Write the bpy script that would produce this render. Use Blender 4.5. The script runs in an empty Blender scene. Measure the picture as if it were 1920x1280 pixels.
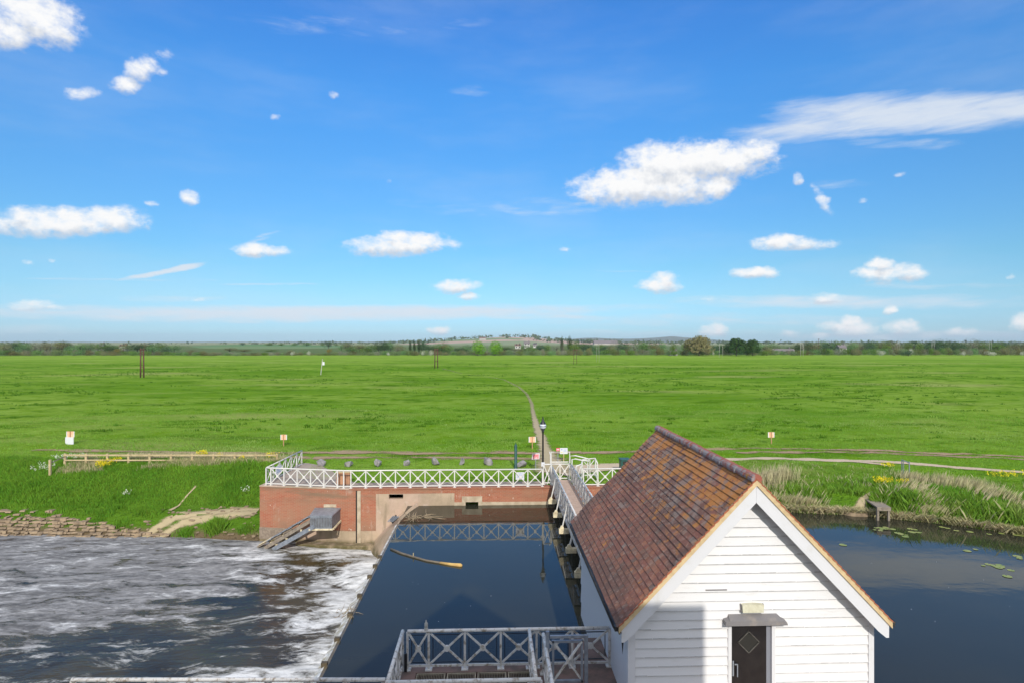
import bpy, math, random
import numpy as np
from mathutils import Vector, Matrix
random.seed(7); RNG = np.random.default_rng(11)
SC = bpy.context.scene
COL = SC.collection
pi = math.pi
# ------------------------------------------------------------------ camera
F = 1115.0; A = math.radians(2.054); CA, SA = math.cos(A), math.sin(A); H = 8.15
cam = bpy.data.objects.new('camera', bpy.data.cameras.new('camera')); COL.objects.link(cam)
cam.location = (0, 0, H); cam.rotation_euler = (pi / 2, 0, -A)
cam.data.lens = 36 * F / 1920; cam.data.sensor_width = 36; cam.data.clip_start = 0.1; cam.data.clip_end = 40000
SC.camera = cam
SC.view_settings.view_transform = 'Standard'; SC.view_settings.look = 'None'
SC.view_settings.exposure = 0.25; SC.view_settings.gamma = 1.0
SC.cycles.max_bounces = 8; SC.cycles.volume_bounces = 0; SC.cycles.transparent_max_bounces = 16
SC.cycles.use_denoising = True

def cw(X, D, z=0.0):            # camera-plan coordinates -> world
    return Vector((X * CA + D * SA, D * CA - X * SA, z))
def P(px, py, z=0.0):           # where the sight line meets a level plane
    D = (H - z) * F / (py - 640.0); return cw((px - 960) / F * D, D, z)
def Q(px, D, z=0.0):
    return cw((px - 960) / F * D, D, z)
def ZD(py, D): return H - (py - 640.0) / F * D
def PY(px, py, y):              # where the sight line meets the plane Y = y
    u = (px - 960) / F; D = y / (CA - u * SA); return cw(u * D, D, ZD(py, D))

# ------------------------------------------------------------------ sun + sky
SUN_AZ = math.radians(5); SUN_EL = math.radians(31)
sun_dir = Vector((math.sin(SUN_AZ) * math.cos(SUN_EL), -math.cos(SUN_AZ) * math.cos(SUN_EL), math.sin(SUN_EL)))
sl = bpy.data.lights.new('sun', 'SUN'); sl.energy = 3.1; sl.angle = math.radians(0.55); sl.color = (1.0, 0.945, 0.86)
so = bpy.data.objects.new('sun', sl); COL.objects.link(so); so.rotation_euler = (-sun_dir).to_track_quat('-Z', 'Y').to_euler()

W = bpy.data.worlds.new('World'); SC.world = W; W.use_nodes = True
wn = W.node_tree; wn.nodes.clear()
class NT:
    """small helper around a node tree"""
    def __init__(s, t): s.t = t
    def n(s, ty, ins=None, **kw):
        nd = s.t.nodes.new(ty)
        for k, v in kw.items(): setattr(nd, k, v)
        for k, v in (ins or {}).items(): s.put(nd.inputs[k], v)
        return nd
    def put(s, sock, v):
        if isinstance(v, bpy.types.NodeSocket): s.t.links.new(v, sock)
        elif isinstance(v, bpy.types.Node): s.t.links.new(v.outputs[0], sock)
        else: sock.default_value = v
    def m(s, op, a, b=0.0, c=0.0, clamp=False):
        nd = s.n('ShaderNodeMath', operation=op, use_clamp=clamp)
        s.put(nd.inputs[0], a); s.put(nd.inputs[1], b)
        if op in ('MULTIPLY_ADD', 'SMOOTH_MAX', 'SMOOTH_MIN', 'COMPARE'): s.put(nd.inputs[2], c)
        return nd.outputs[0]
    def v(s, op, a, b=(0, 0, 0)):
        nd = s.n('ShaderNodeVectorMath', operation=op); s.put(nd.inputs[0], a); s.put(nd.inputs[1], b)
        return nd.outputs[1] if op in ('DOT_PRODUCT', 'LENGTH') else nd.outputs[0]
    def mix(s, f, a, b, mode='MIX'):
        nd = s.n('ShaderNodeMix', data_type='RGBA', blend_type=mode)
        s.put(nd.inputs[0], f); s.put(nd.inputs[6], a); s.put(nd.inputs[7], b); return nd.outputs[2]
    def ss(s, x, lo, hi, a=0.0, b=1.0):
        nd = s.n('ShaderNodeMapRange', interpolation_type='SMOOTHSTEP')
        s.put(nd.inputs[0], x); s.put(nd.inputs[1], lo); s.put(nd.inputs[2], hi); s.put(nd.inputs[3], a); s.put(nd.inputs[4], b)
        return nd.outputs[0]
    def noise(s, vec, scale, detail=4.0, rough=0.5, dist=0.0, out=0):
        nd = s.n('ShaderNodeTexNoise'); s.put(nd.inputs['Vector'], vec)
        nd.inputs['Scale'].default_value = scale; nd.inputs['Detail'].default_value = detail
        nd.inputs['Roughness'].default_value = rough; nd.inputs['Distortion'].default_value = dist
        return nd.outputs[out]
    def scale(s, vec, sc, rot=0.0):
        nd = s.n('ShaderNodeMapping'); s.put(nd.inputs['Vector'], vec); nd.inputs['Scale'].default_value = sc
        nd.inputs['Rotation'].default_value = (0, 0, rot); return nd.outputs[0]

def build_sky():
    g = NT(wn)
    tc = g.n('ShaderNodeTexCoord'); d = tc.outputs['Generated']
    sp = g.n('ShaderNodeSeparateXYZ', {0: d})
    az = g.m('ARCTAN2', sp.outputs[0], sp.outputs[1]); el = g.m('ARCSINE', sp.outputs[2])
    sky = g.n('ShaderNodeTexSky', sky_type='NISHITA', sun_disc=False, sun_elevation=SUN_EL,
              sun_rotation=pi - SUN_AZ, altitude=50, air_density=1.0, dust_density=0.35, ozone_density=2.2)
    hs = g.n('ShaderNodeHueSaturation', {'Saturation': SKY_SAT, 'Value': 1.0, 'Color': sky.outputs[0]})
    cr = g.n('ShaderNodeValToRGB', {0: g.m('MULTIPLY', el, 1 / .6)})
    stops = [(0.0, (.60, .72, 1.1)), (.0259, (.54, .63, .92)), (.069, (.62, .65, .74)), (.12, (.65, .71, .72)), (.204, (.73, .81, .84)), (.269, (.78, .89, .93)), (.392, (.80, 1.03, 1.13)), (.49, (.84, 1.04, 1.23))]
    e = cr.color_ramp
    for i, (p, c) in enumerate(stops):
        q = e.elements[i] if i < 2 else e.elements.new(p / .6)
        q.position = p / .6; q.color = (c[0] / 1.3, c[1] / 1.3, c[2] / 1.3, 1)
    base = g.mix(1.0, hs.outputs[0], SKY_TINT, 'MULTIPLY'); base = g.mix(1.0, base, cr.outputs[0], 'MULTIPLY')
    k0 = g.n('ShaderNodeVectorMath', operation='SCALE'); g.put(k0.inputs[0], base); k0.inputs['Scale'].default_value = 1.3; base = k0.outputs[0]
    over = g.m('MAXIMUM', g.m('MULTIPLY', g.ss(el, .58, .95), .62), g.m('MULTIPLY', g.m('MULTIPLY', g.ss(sp.outputs[1], .05, -.45), g.ss(el, -.02, .12)), .7))
    base = g.mix(over, base, (8.2, 8.1, 8.1, 1))   # unseen brightening added overhead and behind the viewer as fill light
    co = g.n('ShaderNodeCombineXYZ', {0: az, 1: el, 2: 0.0}).outputs[0]
    def ang(px, py):
        u = (px - 960) / F; return math.atan(u) + A, math.atan((640 - py) / F / math.sqrt(1 + u * u))
    def field(blobs, coord, dy=0.0, grow=1.0):
        acc = None
        for (px, py, rx, ry, rot, amp) in blobs:
            rx *= grow; ry *= grow; a0, e0 = ang(px, py); u = (px - 960) / F
            sx = F / rx * (1 + u * u); sy = F / ry * math.sqrt(1 + u * u)
            # the chain through acc keeps the shader's working memory small
            q = coord
            if acc is not None:
                q = g.n('ShaderNodeVectorMath', operation='MULTIPLY_ADD'); g.put(q.inputs[0], acc); q.inputs[1].default_value = (1e-9, 1e-9, 0); g.put(q.inputs[2], coord); q = q.outputs[0]
            mp = g.n('ShaderNodeMapping', vector_type='TEXTURE'); g.put(mp.inputs['Vector'], q)
            mp.inputs['Location'].default_value = (a0, e0 + dy * ry / F, 0)
            mp.inputs['Scale'].default_value = (1 / sx, 1 / sy, 1); ph = math.atan(u); vv = (640 - py) / F; mp.inputs['Rotation'].default_value = (0, 0, math.radians(rot) - math.atan(vv * math.sin(ph) / (1 + (vv * math.cos(ph)) ** 2)))
            l = g.v('DOT_PRODUCT', mp.outputs[0], mp.outputs[0])
            f = g.m('SUBTRACT', amp, l)
            acc = f if acc is None else g.m('MAXIMUM', acc, f)
        return acc
    # --- cumulus
    CU = [(60, 28, 95, 45, -15, 1), (15, 55, 60, 34, 0, 1), (268, 128, 36, 22, 25, .9), (238, 160, 34, 16, 10, .8), (155, 178, 48, 12, 5, .55),
          (110, 418, 150, 26, 0, 1.1), (215, 412, 62, 26, 0, 1), (40, 408, 50, 20, 0, 1), (355, 371, 19, 16, 0, .9), (492, 470, 50, 13, 0, 1), (752, 460, 92, 20, 2, 1.1),
          (745, 448, 45, 14, 0, 1), (858, 537, 47, 13, 3, .9), (880, 555, 24, 9, 0, .7), (822, 619, 25, 9, 0, .8),
          (1195, 345, 112, 32, 6, 1.2), (1255, 305, 80, 34, 0, 1.2), (1330, 300, 110, 30, 0, 1.2), (1345, 348, 34, 24, 20, 1.1), (1265, 345, 95, 34, 0, 1.15), (1130, 362, 60, 15, 4, 1), (1415, 286, 44, 20, 0, 1.1),
          (1485, 457, 72, 13, 0, 1), (1470, 452, 48, 13, 0, 1), (1237, 534, 42, 15, 0, 1), (1245, 524, 26, 15, 0, 1), (1418, 512, 46, 11, 0, 1), (1645, 512, 42, 17, 0, 1), (1705, 510, 34, 16, 0, 1), (1650, 496, 28, 15, 0, 1),
          (1548, 558, 36, 12, 0, .85), (1335, 620, 28, 15, 0, .9), (1600, 620, 50, 16, 0, .95), (1592, 606, 26, 14, 0, .9), (1690, 615, 38, 16, 0, .9), (1668, 582, 14, 11, 0, .7),
          (1480, 628, 28, 9, 0, .7), (1540, 630, 26, 9, 0, .7), (1805, 624, 42, 11, 0, .75), (65, 572, 46, 12, 0, .75), (110, 578, 26, 8, 0, .5), (1540, 372, 14, 34, 35, .62), (1495, 336, 12, 15, 20, .55),
          (1688, 325, 18, 8, 10, .45), (1560, 612, 30, 14, 0, .8), (1640, 632, 70, 9, 0, .7), (1740, 628, 40, 9, 0, .6), (1325, 560, 30, 6, 0, .35), (1060, 467, 12, 7, 0, .45), (728, 340, 10, 7, 0, .4), (1500, 632, 60, 7, 0, .5), (1900, 520, 14, 9, 0, .4), (100, 490, 14, 6, 0, .35), (55, 492, 16, 7, 0, .4), (310, 105, 26, 14, 0, .4), (300, 135, 22, 12, 0, .4), (623, 178, 17, 9, -10, .35), (518, 220, 16, 8, 20, .35), (1918, 605, 26, 22, 0, .8), (1615, 378, 18, 8, 0, .35), (375, 560, 20, 7, 15, .4), (285, 382, 18, 8, 0, .35)]
    w1 = g.noise(co, 34, 5, .6, out=1); w1 = g.v('MULTIPLY', g.v('SUBTRACT', w1, (.5, .5, .5)), (.022, .012, 0))
    cw_ = g.v('ADD', co, w1)
    fb = field(CU, cw_, grow=1.17)
    fl = field(CU, cw_, dy=-0.62, grow=1.17)
    nz = g.m('MULTIPLY_ADD', g.noise(g.scale(co, (1, 1.4, 1)), 60, 8, .62), .45, g.m('MULTIPLY', g.noise(g.scale(co, (1, 1.6, 1)), 22, 6, .6), .55))
    dens = g.m('ADD', fb, g.m('MULTIPLY', g.m('SUBTRACT', nz, .5), 3.2))
    ac = g.ss(dens, -.12, 1.1)
    ac = g.m('MULTIPLY', ac, g.ss(fb, -.55, .15))
    sh = g.ss(g.m('ADD', g.m('SUBTRACT', fl, fb), g.m('MULTIPLY', g.m('SUBTRACT', g.noise(co, 60, 6, .6), .5), 1.6)), -.35, .55)
    ccol = g.mix(g.m('MULTIPLY', sh, .85), (1.04, 1.04, 1.04, 1), (.62, .67, .755, 1))
    # --- cirrus and streaks
    CI = [(1700, 212, 300, 38, 2, 1.15), (1560, 238, 230, 28, 6, .95), (1440, 243, 110, 11, 2, .6), (1530, 200, 120, 12, 4, .5), (1880, 200, 160, 30, -4, 1.1), (620, 588, 640, 17, .3, 1.15), (480, 580, 330, 12, 0, .6), (1560, 566, 420, 18, 0, .75),
          (300, 509, 90, 5.5, 13, 1.2), (345, 501, 42, 6.5, 12, 1.2), (505, 441, 60, 5, 14, .42), (480, 452, 70, 5, 12, .3), (250, 524, 330, 6, 0, .34), (500, 533, 160, 4, 0, .4), (1180, 508, 120, 4, 0, .3), (1760, 535, 260, 14, 0, .34),
          (700, 50, 640, 40, 0, .10), (900, 170, 120, 20, 0, .14), (1000, 390, 500, 40, 0, .2), (1280, 600, 700, 22, 0, .36), (300, 560, 420, 14, 0, .3), (1570, 345, 120, 18, 0, .25), (1000, 595, 300, 8, 0, .6), (60, 620, 240, 18, 0, .42), (1750, 632, 400, 16, 0, .6), (1180, 625, 500, 14, 0, .3), (1690, 270, 220, 20, 0, .3)]
    w2 = g.v('MULTIPLY', g.v('SUBTRACT', g.noise(g.scale(co, (.35, 1, 1)), 30, 4, .6, out=1), (.5, .5, .5)), (.03, .012, 0))
    fc = field(CI, g.v('ADD', co, w2))
    nc = g.noise(g.scale(co, (.28, 1.6, 1), .06), 46, 8, .62, .3)
    aci = g.m('MULTIPLY', g.ss(g.m('ADD', fc, g.m('MULTIPLY', g.m('SUBTRACT', nc, .5), 1.7)), -.15, 1.25), .88)
    aci = g.m('MULTIPLY', aci, g.ss(fc, -.25, .15))
    # broad thin veils
    vn = g.noise(g.scale(co, (.3, 1.2, 1)), 6, 6, .6)
    veil = g.m('MULTIPLY', g.ss(vn, .42, .75), .15)
    up = g.ss(el, -.01, .02)
    cl = 1 / BG
    c1 = g.mix(g.m('MULTIPLY', g.m('MAXIMUM', aci, veil), up), base, (CL * .80 * cl, CL * .86 * cl, CL * .94 * cl, 1))
    k = g.n('ShaderNodeVectorMath', operation='SCALE'); g.put(k.inputs[0], ccol); k.inputs['Scale'].default_value = CL * cl
    c2 = g.mix(g.m('MULTIPLY', ac, up), c1, k.outputs[0])
    bg = g.n('ShaderNodeBackground', {0: c2, 1: BG}); out = g.n('ShaderNodeOutputWorld'); g.put(out.inputs[0], bg)
BG = 0.13; SKY_SAT = 1.22; SKY_TINT = (0.69, 0.96, 1.10, 1); CL = 0.80
build_sky()

# ------------------------------------------------------------------ helpers
def tag(o, label=None, cat=None, group=None, kind=None):
    if label: o['label'] = label
    if cat: o['category'] = cat
    if group: o['group'] = group
    if kind: o['kind'] = kind
    return o
def root(name, loc, label, cat, group=None):
    o = bpy.data.objects.new(name, None); COL.objects.link(o); o.location = loc; o.empty_display_size = .3
    return tag(o, label, cat, group)
def base_of(o):
    v = Vector((0, 0, 0))
    while o is not None: v += Vector(o.location); o = o.parent
    return v
def link_mesh(name, V, Fc, mat, parent=None, smooth=False, loc=None):
    """V in world coordinates; the object sits at its own centre-bottom"""
    me = bpy.data.meshes.new(name)
    V = np.asarray(V, dtype=np.float64).reshape(-1, 3)
    off = base_of(parent) if parent is not None else (Vector(loc) if loc is not None else Vector((0, 0, 0)))
    V = V - np.array(off[:])
    if isinstance(Fc, np.ndarray):
        n, k = Fc.shape
        me.vertices.add(len(V)); me.vertices.foreach_set('co', V.astype(np.float32).ravel())
        me.loops.add(n * k); me.loops.foreach_set('vertex_index', Fc.astype(np.int32).ravel())
        me.polygons.add(n); me.polygons.foreach_set('loop_start', np.arange(0, n * k, k, dtype=np.int32))
        me.polygons.foreach_set('loop_total', np.full(n, k, dtype=np.int32))
        me.update(calc_edges=True); me.validate()
    else:
        me.from_pydata([tuple(v) for v in V], [], Fc); me.update()
    if smooth: me.polygons.foreach_set('use_smooth', [True] * len(me.polygons))
    mats = mat if isinstance(mat, (list, tuple)) else [mat]
    for m_ in mats: me.materials.append(m_)
    o = bpy.data.objects.new(name, me); COL.objects.link(o)
    if parent is not None: o.parent = parent
    elif loc is not None: o.location = loc
    return o
class MB:
    def __init__(s): s.V = []; s.F = []
    def add(s, V, Fc):
        b = len(s.V); s.V += [tuple(v) for v in V]; s.F += [tuple(i + b for i in f) for f in Fc]; return s
    def box(s, lo, hi):
        x0, y0, z0 = lo; x1, y1, z1 = hi
        return s.add([(x0, y0, z0), (x1, y0, z0), (x1, y1, z0), (x0, y1, z0), (x0, y0, z1), (x1, y0, z1), (x1, y1, z1), (x0, y1, z1)],
                     [(0, 3, 2, 1), (4, 5, 6, 7), (0, 1, 5, 4), (1, 2, 6, 5), (2, 3, 7, 6), (3, 0, 4, 7)])
    def bar(s, a, b, w, h, up=(0, 0, 1), ext=0.0):
        """box-section bar from a to b; w across, h along up"""
        a = Vector(a); b = Vector(b); d = (b - a).normalized(); a = a - d * ext; b = b + d * ext
        up = Vector(up); sx = d.cross(up)
        if sx.length < 1e-4: sx = d.cross(Vector((1, 0, 0)))
        sx.normalize(); u = sx.cross(d).normalized(); sx *= w / 2; u *= h / 2
        V = [a - sx - u, a + sx - u, a + sx + u, a - sx + u, b - sx - u, b + sx - u, b + sx + u, b - sx + u]
        return s.add(V, [(0, 1, 2, 3), (7, 6, 5, 4), (0, 4, 5, 1), (1, 5, 6, 2), (2, 6, 7, 3), (3, 7, 4, 0)])
    def tube(s, pts, r, n=8, cap=True):
        pts = [Vector(p) for p in pts]; R = r if isinstance(r, (list, tuple)) else [r] * len(pts)
        V = []; ref = None
        for i, p in enumerate(pts):
            d = (pts[min(i + 1, len(pts) - 1)] - pts[max(i - 1, 0)]).normalized()
            if ref is None: ref = Vector((0, 0, 1)) if abs(d.z) < .9 else Vector((1, 0, 0))
            sx = d.cross(ref).normalized(); u = sx.cross(d)
            for k in range(n):
                t = 2 * pi * k / n; V.append(p + sx * (math.cos(t) * R[i]) + u * (math.sin(t) * R[i]))
        Fc = []
        for i in range(len(pts) - 1):
            for k in range(n): Fc.append((i * n + k, i * n + (k + 1) % n, (i + 1) * n + (k + 1) % n, (i + 1) * n + k))
        if cap: Fc.append(tuple(range(n))[::-1]); Fc.append(tuple((len(pts) - 1) * n + k for k in range(n)))
        return s.add(V, Fc)
    def lathe(s, c, prof, n=16):
        V = []; Fc = []
        for (r, z) in prof:
            for k in range(n): t = 2 * pi * k / n; V.append((c[0] + r * math.cos(t), c[1] + r * math.sin(t), c[2] + z))
        for i in range(len(prof) - 1):
            for k in range(n): Fc.append((i * n + k, i * n + (k + 1) % n, (i + 1) * n + (k + 1) % n, (i + 1) * n + k))
        return s.add(V, Fc)
    def prism(s, poly, d):
        """poly: list of 3-D points (planar), extruded by vector d"""
        n = len(poly); p = [Vector(q) for q in poly]; d = Vector(d)
        nrm = Vector((0, 0, 0))
        for i in range(n): nrm += p[i].cross(p[(i + 1) % n])
        if nrm.dot(d) > 0: p = p[::-1]
        V = p + [q + d for q in p]
        return s.add(V, [tuple(range(n)), tuple(range(n, 2 * n))[::-1]] + [(i, i + n, (i + 1) % n + n, (i + 1) % n) for i in range(n)])
    def build(s, name, mat, parent=None, smooth=False, loc=None):
        return link_mesh(name, s.V, s.F, mat, parent, smooth, loc)

# vectorised value noise for placing things
_perm = RNG.random((256, 256))
def vn2(x, y, sc=1.0):
    x = np.asarray(x, float) / sc; y = np.asarray(y, float) / sc
    xi = np.floor(x).astype(int); yi = np.floor(y).astype(int); fx = x - xi; fy = y - yi
    fx = fx * fx * (3 - 2 * fx); fy = fy * fy * (3 - 2 * fy)
    g = lambda a, b: _perm[a % 256, b % 256]
    return (g(xi, yi) * (1 - fx) + g(xi + 1, yi) * fx) * (1 - fy) + (g(xi, yi + 1) * (1 - fx) + g(xi + 1, yi + 1) * fx) * fy
def fbm(x, y, sc=1.0, o=4):
    r = 0; a = .5; t = 0
    for i in range(o): r = r + a * vn2(np.asarray(x) + 17.3 * i, np.asarray(y) - 9.1 * i, sc); t += a; a *= .5; sc *= .5
    return r / t

# ------------------------------------------------------------------ materials
def new_mat(name):
    m = bpy.data.materials.new(name); m.use_nodes = True; t = m.node_tree; t.nodes.clear(); g = NT(t)
    out = g.n('ShaderNodeOutputMaterial'); b = g.n('ShaderNodeBsdfPrincipled'); t.links.new(b.outputs[0], out.inputs[0])
    tc = g.n('ShaderNodeTexCoord'); geo = g.n('ShaderNodeNewGeometry')
    return m, g, b, out, geo.outputs['Position'], tc.outputs['Object']
def rgba(c): return (c[0], c[1], c[2], 1)
def simple(name, c, c2=None, sc=3.0, rough=.7, bump=.0, bsc=None, metal=0.0, detail=5, thr=(.35, .7), streak=None):
    m, g, b, out, pos, ob = new_mat(name)
    vec = pos if streak is None else g.scale(pos, streak)
    col = rgba(c)
    if c2 is not None: col = g.mix(g.ss(g.noise(vec, sc, detail, .6), thr[0], thr[1]), rgba(c), rgba(c2))
    g.put(b.inputs['Base Color'], col); b.inputs['Roughness'].default_value = rough; b.inputs['Metallic'].default_value = metal
    if bump:
        bp = g.n('ShaderNodeBump', {'Strength': bump, 'Distance': .02, 'Height': g.noise(vec, bsc or sc * 3, 6, .6)})
        g.put(b.inputs['Normal'], bp)
    return m
M = {}
M['white'] = simple('white_paint', (.63, .63, .635), (.54, .53, .49), 2.2, .5, .1, thr=(.55, .85))
M['white_rail'] = simple('railing_paint', (.66, .64, .59), (.50, .45, .35), 5, .45, .1, thr=(.56, .8))
M['grey_rail'] = simple('weathered_railing_paint', (.66, .64, .60), (.30, .24, .17), 9, .5, .2, thr=(.47, .68))
M['cream_end'] = simple('cream_beam_paint', (.74, .64, .42), (.42, .34, .22), 6, .7, .2)
M['dark_mesh'] = simple('black_wire', (.02, .022, .03), None, rough=.5)
M['steel'] = simple('galvanised_steel', (.30, .33, .37), (.20, .22, .25), 6, .45, .1, metal=.3)
M['deck'] = simple('buff_anti_slip_deck', (.48, .35, .27), (.40, .29, .22), 3, .9, .15, 40)
M['paving'] = simple('paving', (.36, .29, .23), (.26, .21, .17), 1.2, .95, .2, 20)
M['oak'] = simple('weathered_timber', (.34, .26, .16), (.22, .17, .11), 8, .85, .3, streak=(1, 1, 6))
M['pale_timber'] = simple('pale_sawn_timber', (.50, .40, .22), (.36, .28, .15), 4, .8, .2)
M['grey_plank'] = simple('bleached_plank', (.28, .235, .18), (.17, .14, .11), 5, .9, .4, streak=(1, 5, 1))
M['rock'] = simple('limestone_boulder', (.30, .28, .275), (.13, .12, .12), 3.5, .9, .8, 8)
M['black'] = simple('black_iron', (.012, .012, .014), None, rough=.4)
M['gutter'] = simple('black_gutter', (.018, .018, .02), (.05, .045, .035), 6, .5, .2)
M['green_metal'] = simple('dark_green_metal', (.015, .085, .075), (.01, .05, .045), 5, .45)
M['globe'] = simple('opal_globe', (.6, .64, .7), None, rough=.15)
M['mortar'] = simple('cream_mortar', (.62, .47, .26), (.50, .37, .2), 7, .9, .3, 30)
M['lead'] = simple('lead_flashing', (.19, .18, .18), (.27, .24, .21), 4, .6, .4, 9, thr=(.5, .75))
M['door'] = simple('dark_brown_door_paint', (.007, .006, .007), (.014, .012, .012), 4, .35, .1)
M['glass'] = simple('dim_glass', (.02, .022, .02), None, rough=.06)
M['door_bead'] = simple('worn_door_bead', (.10, .095, .08), (.05, .045, .04), 8, .5)
M['reveal'] = simple('grey_reveal', (.20, .21, .24), None, rough=.7)
M['lamp_cream'] = simple('cream_plastic', (.62, .60, .45), (.5, .47, .33), 8, .45)
M['dirt'] = simple('bare_earth', (.33, .24, .155), (.22, .16, .10), 1.6, .95, .5, 9)
M['sign_orange'] = simple('faded_orange_sign', (.78, .40, .22), (.80, .55, .38), 6, .6)
M['sign_white'] = simple('white_sign', (.62, .63, .65), None, rough=.5)
M['sign_red'] = simple('red_print', (.75, .12, .16), None, rough=.5)
M['sign_pink'] = simple('pink_print', (.80, .34, .36), (.8, .5, .48), 12, .5)
M['ink'] = simple('blue_print', (.20, .28, .55), None, rough=.5)
M['ink_yellow'] = simple('yellow_print', (.7, .6, .1), None, rough=.5)
M['pole_brown'] = simple('creosoted_pole', (.125, .048, .035), (.07, .03, .022), 2, .85)
M['pole_pale'] = simple('pale_pole', (.46, .44, .39), (.34, .32, .28), 2, .8)
M['bark'] = simple('bark', (.09, .07, .05), (.05, .04, .03), 3, .9, .5)
M['plaster'] = simple('white_render', (.5, .48, .45), None, rough=.8)
M['slate'] = simple('grey_roof_slate', (.16, .14, .14), None, rough=.8)
M['redroof'] = simple('red_roof_tile', (.16, .10, .075), None, rough=.8)
M['window_dark'] = simple('window_dark', (.03, .035, .04), None, rough=.1)

def foliage(name, c1, c2, sc=.6, var=.0, transl=.35, c3=None, isl=.5):
    m, g, b, out, pos, ob = new_mat(name)
    f = g.ss(g.noise(pos, sc, 5, .65), .32, .68)
    col = g.mix(f, rgba(c1), rgba(c2))
    if c3 is not None: col = g.mix(g.ss(g.noise(pos, sc * .23, 3, .6), .5, .72), col, rgba(c3))
    geo = g.n('ShaderNodeNewGeometry'); r = geo.outputs['Random Per Island']
    hs = g.n('ShaderNodeHueSaturation', {'Color': col, 'Value': g.m('MULTIPLY_ADD', r, isl, 1 - isl / 2), 'Hue': g.m('MULTIPLY_ADD', r, .03, .485)})
    if var:
        oi = g.n('ShaderNodeObjectInfo')
        hs = g.n('ShaderNodeHueSaturation', {'Color': hs.outputs[0], 'Hue': g.m('MULTIPLY_ADD', oi.outputs['Random'], .05, .475), 'Value': g.m('MULTIPLY_ADD', oi.outputs['Random'], var, 1 - var / 2), 'Saturation': g.m('MULTIPLY_ADD', oi.outputs['Random'], -.3, 1.1)})
    d = g.n('ShaderNodeBsdfDiffuse', {0: hs.outputs[0]}); t = g.n('ShaderNodeBsdfTranslucent', {0: hs.outputs[0]})
    mx = g.n('ShaderNodeMixShader', {0: transl, 1: d.outputs[0], 2: t.outputs[0]}); g.t.links.new(mx.outputs[0], out.inputs[0])
    g.t.nodes.remove(b); return m
M['grass'] = foliage('grass_blades', (.14, .295, .026), (.25, .395, .06), .35, c3=(.31, .41, .12))
M['bank_grass'] = foliage('bank_grass_blades', (.12, .27, .025), (.19, .35, .035), .5, c3=(.26, .35, .07))
M['dark_grass'] = foliage('dark_tussock', (.055, .14, .010), (.085, .20, .014), .5)
M['straw'] = foliage('straw', (.56, .48, .30), (.42, .40, .20), .8)
M['reed_green'] = foliage('reed_green', (.13, .26, .025), (.22, .35, .05), .9, c3=(.33, .37, .12))
M['yellow'] = foliage('yellow_flower', (.80, .62, .02), (.85, .72, .05), 2, transl=.2)
M['whiteflower'] = foliage('white_flower', (.75, .75, .65), (.62, .68, .5), 2, transl=.2)
M['leaf_bush'] = foliage('hedge_leaf', (.12, .19, .05), (.20, .25, .09), .12, var=.5, isl=.22)
M['leaf_olive'] = foliage('olive_leaf', (.16, .175, .06), (.24, .23, .10), .12, var=.4, isl=.22)
M['leaf_grey'] = foliage('grey_twig_leaf', (.19, .20, .11), (.26, .25, .16), .12, var=.3, isl=.22)
M['leaf_green'] = foliage('broadleaf', (.10, .20, .04), (.17, .29, .06), .12, var=.35, isl=.22)
M['leaf_bright'] = foliage('bright_leaf', (.17, .36, .03), (.22, .42, .04), .15, isl=.22)
M['leaf_dark'] = foliage('dark_leaf', (.055, .115, .04), (.095, .165, .06), .12, var=.3, isl=.22)
M['leaf_gold'] = foliage('golden_leaf', (.28, .22, .05), (.22, .2, .05), .15, isl=.22)
M['oak_leaf'] = foliage('oak_leaf', (.04, .09, .025), (.07, .13, .035), .15, isl=.22)
M['willow_leaf'] = foliage('willow_leaf', (.22, .21, .09), (.30, .26, .13), .15, isl=.22)
M['blossom'] = foliage('hawthorn_blossom', (.62, .61, .54), (.40, .42, .28), .5, isl=.22)
M['poplar'] = foliage('poplar_leaf', (.035, .075, .02), (.06, .11, .03), .15, isl=.22)

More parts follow.
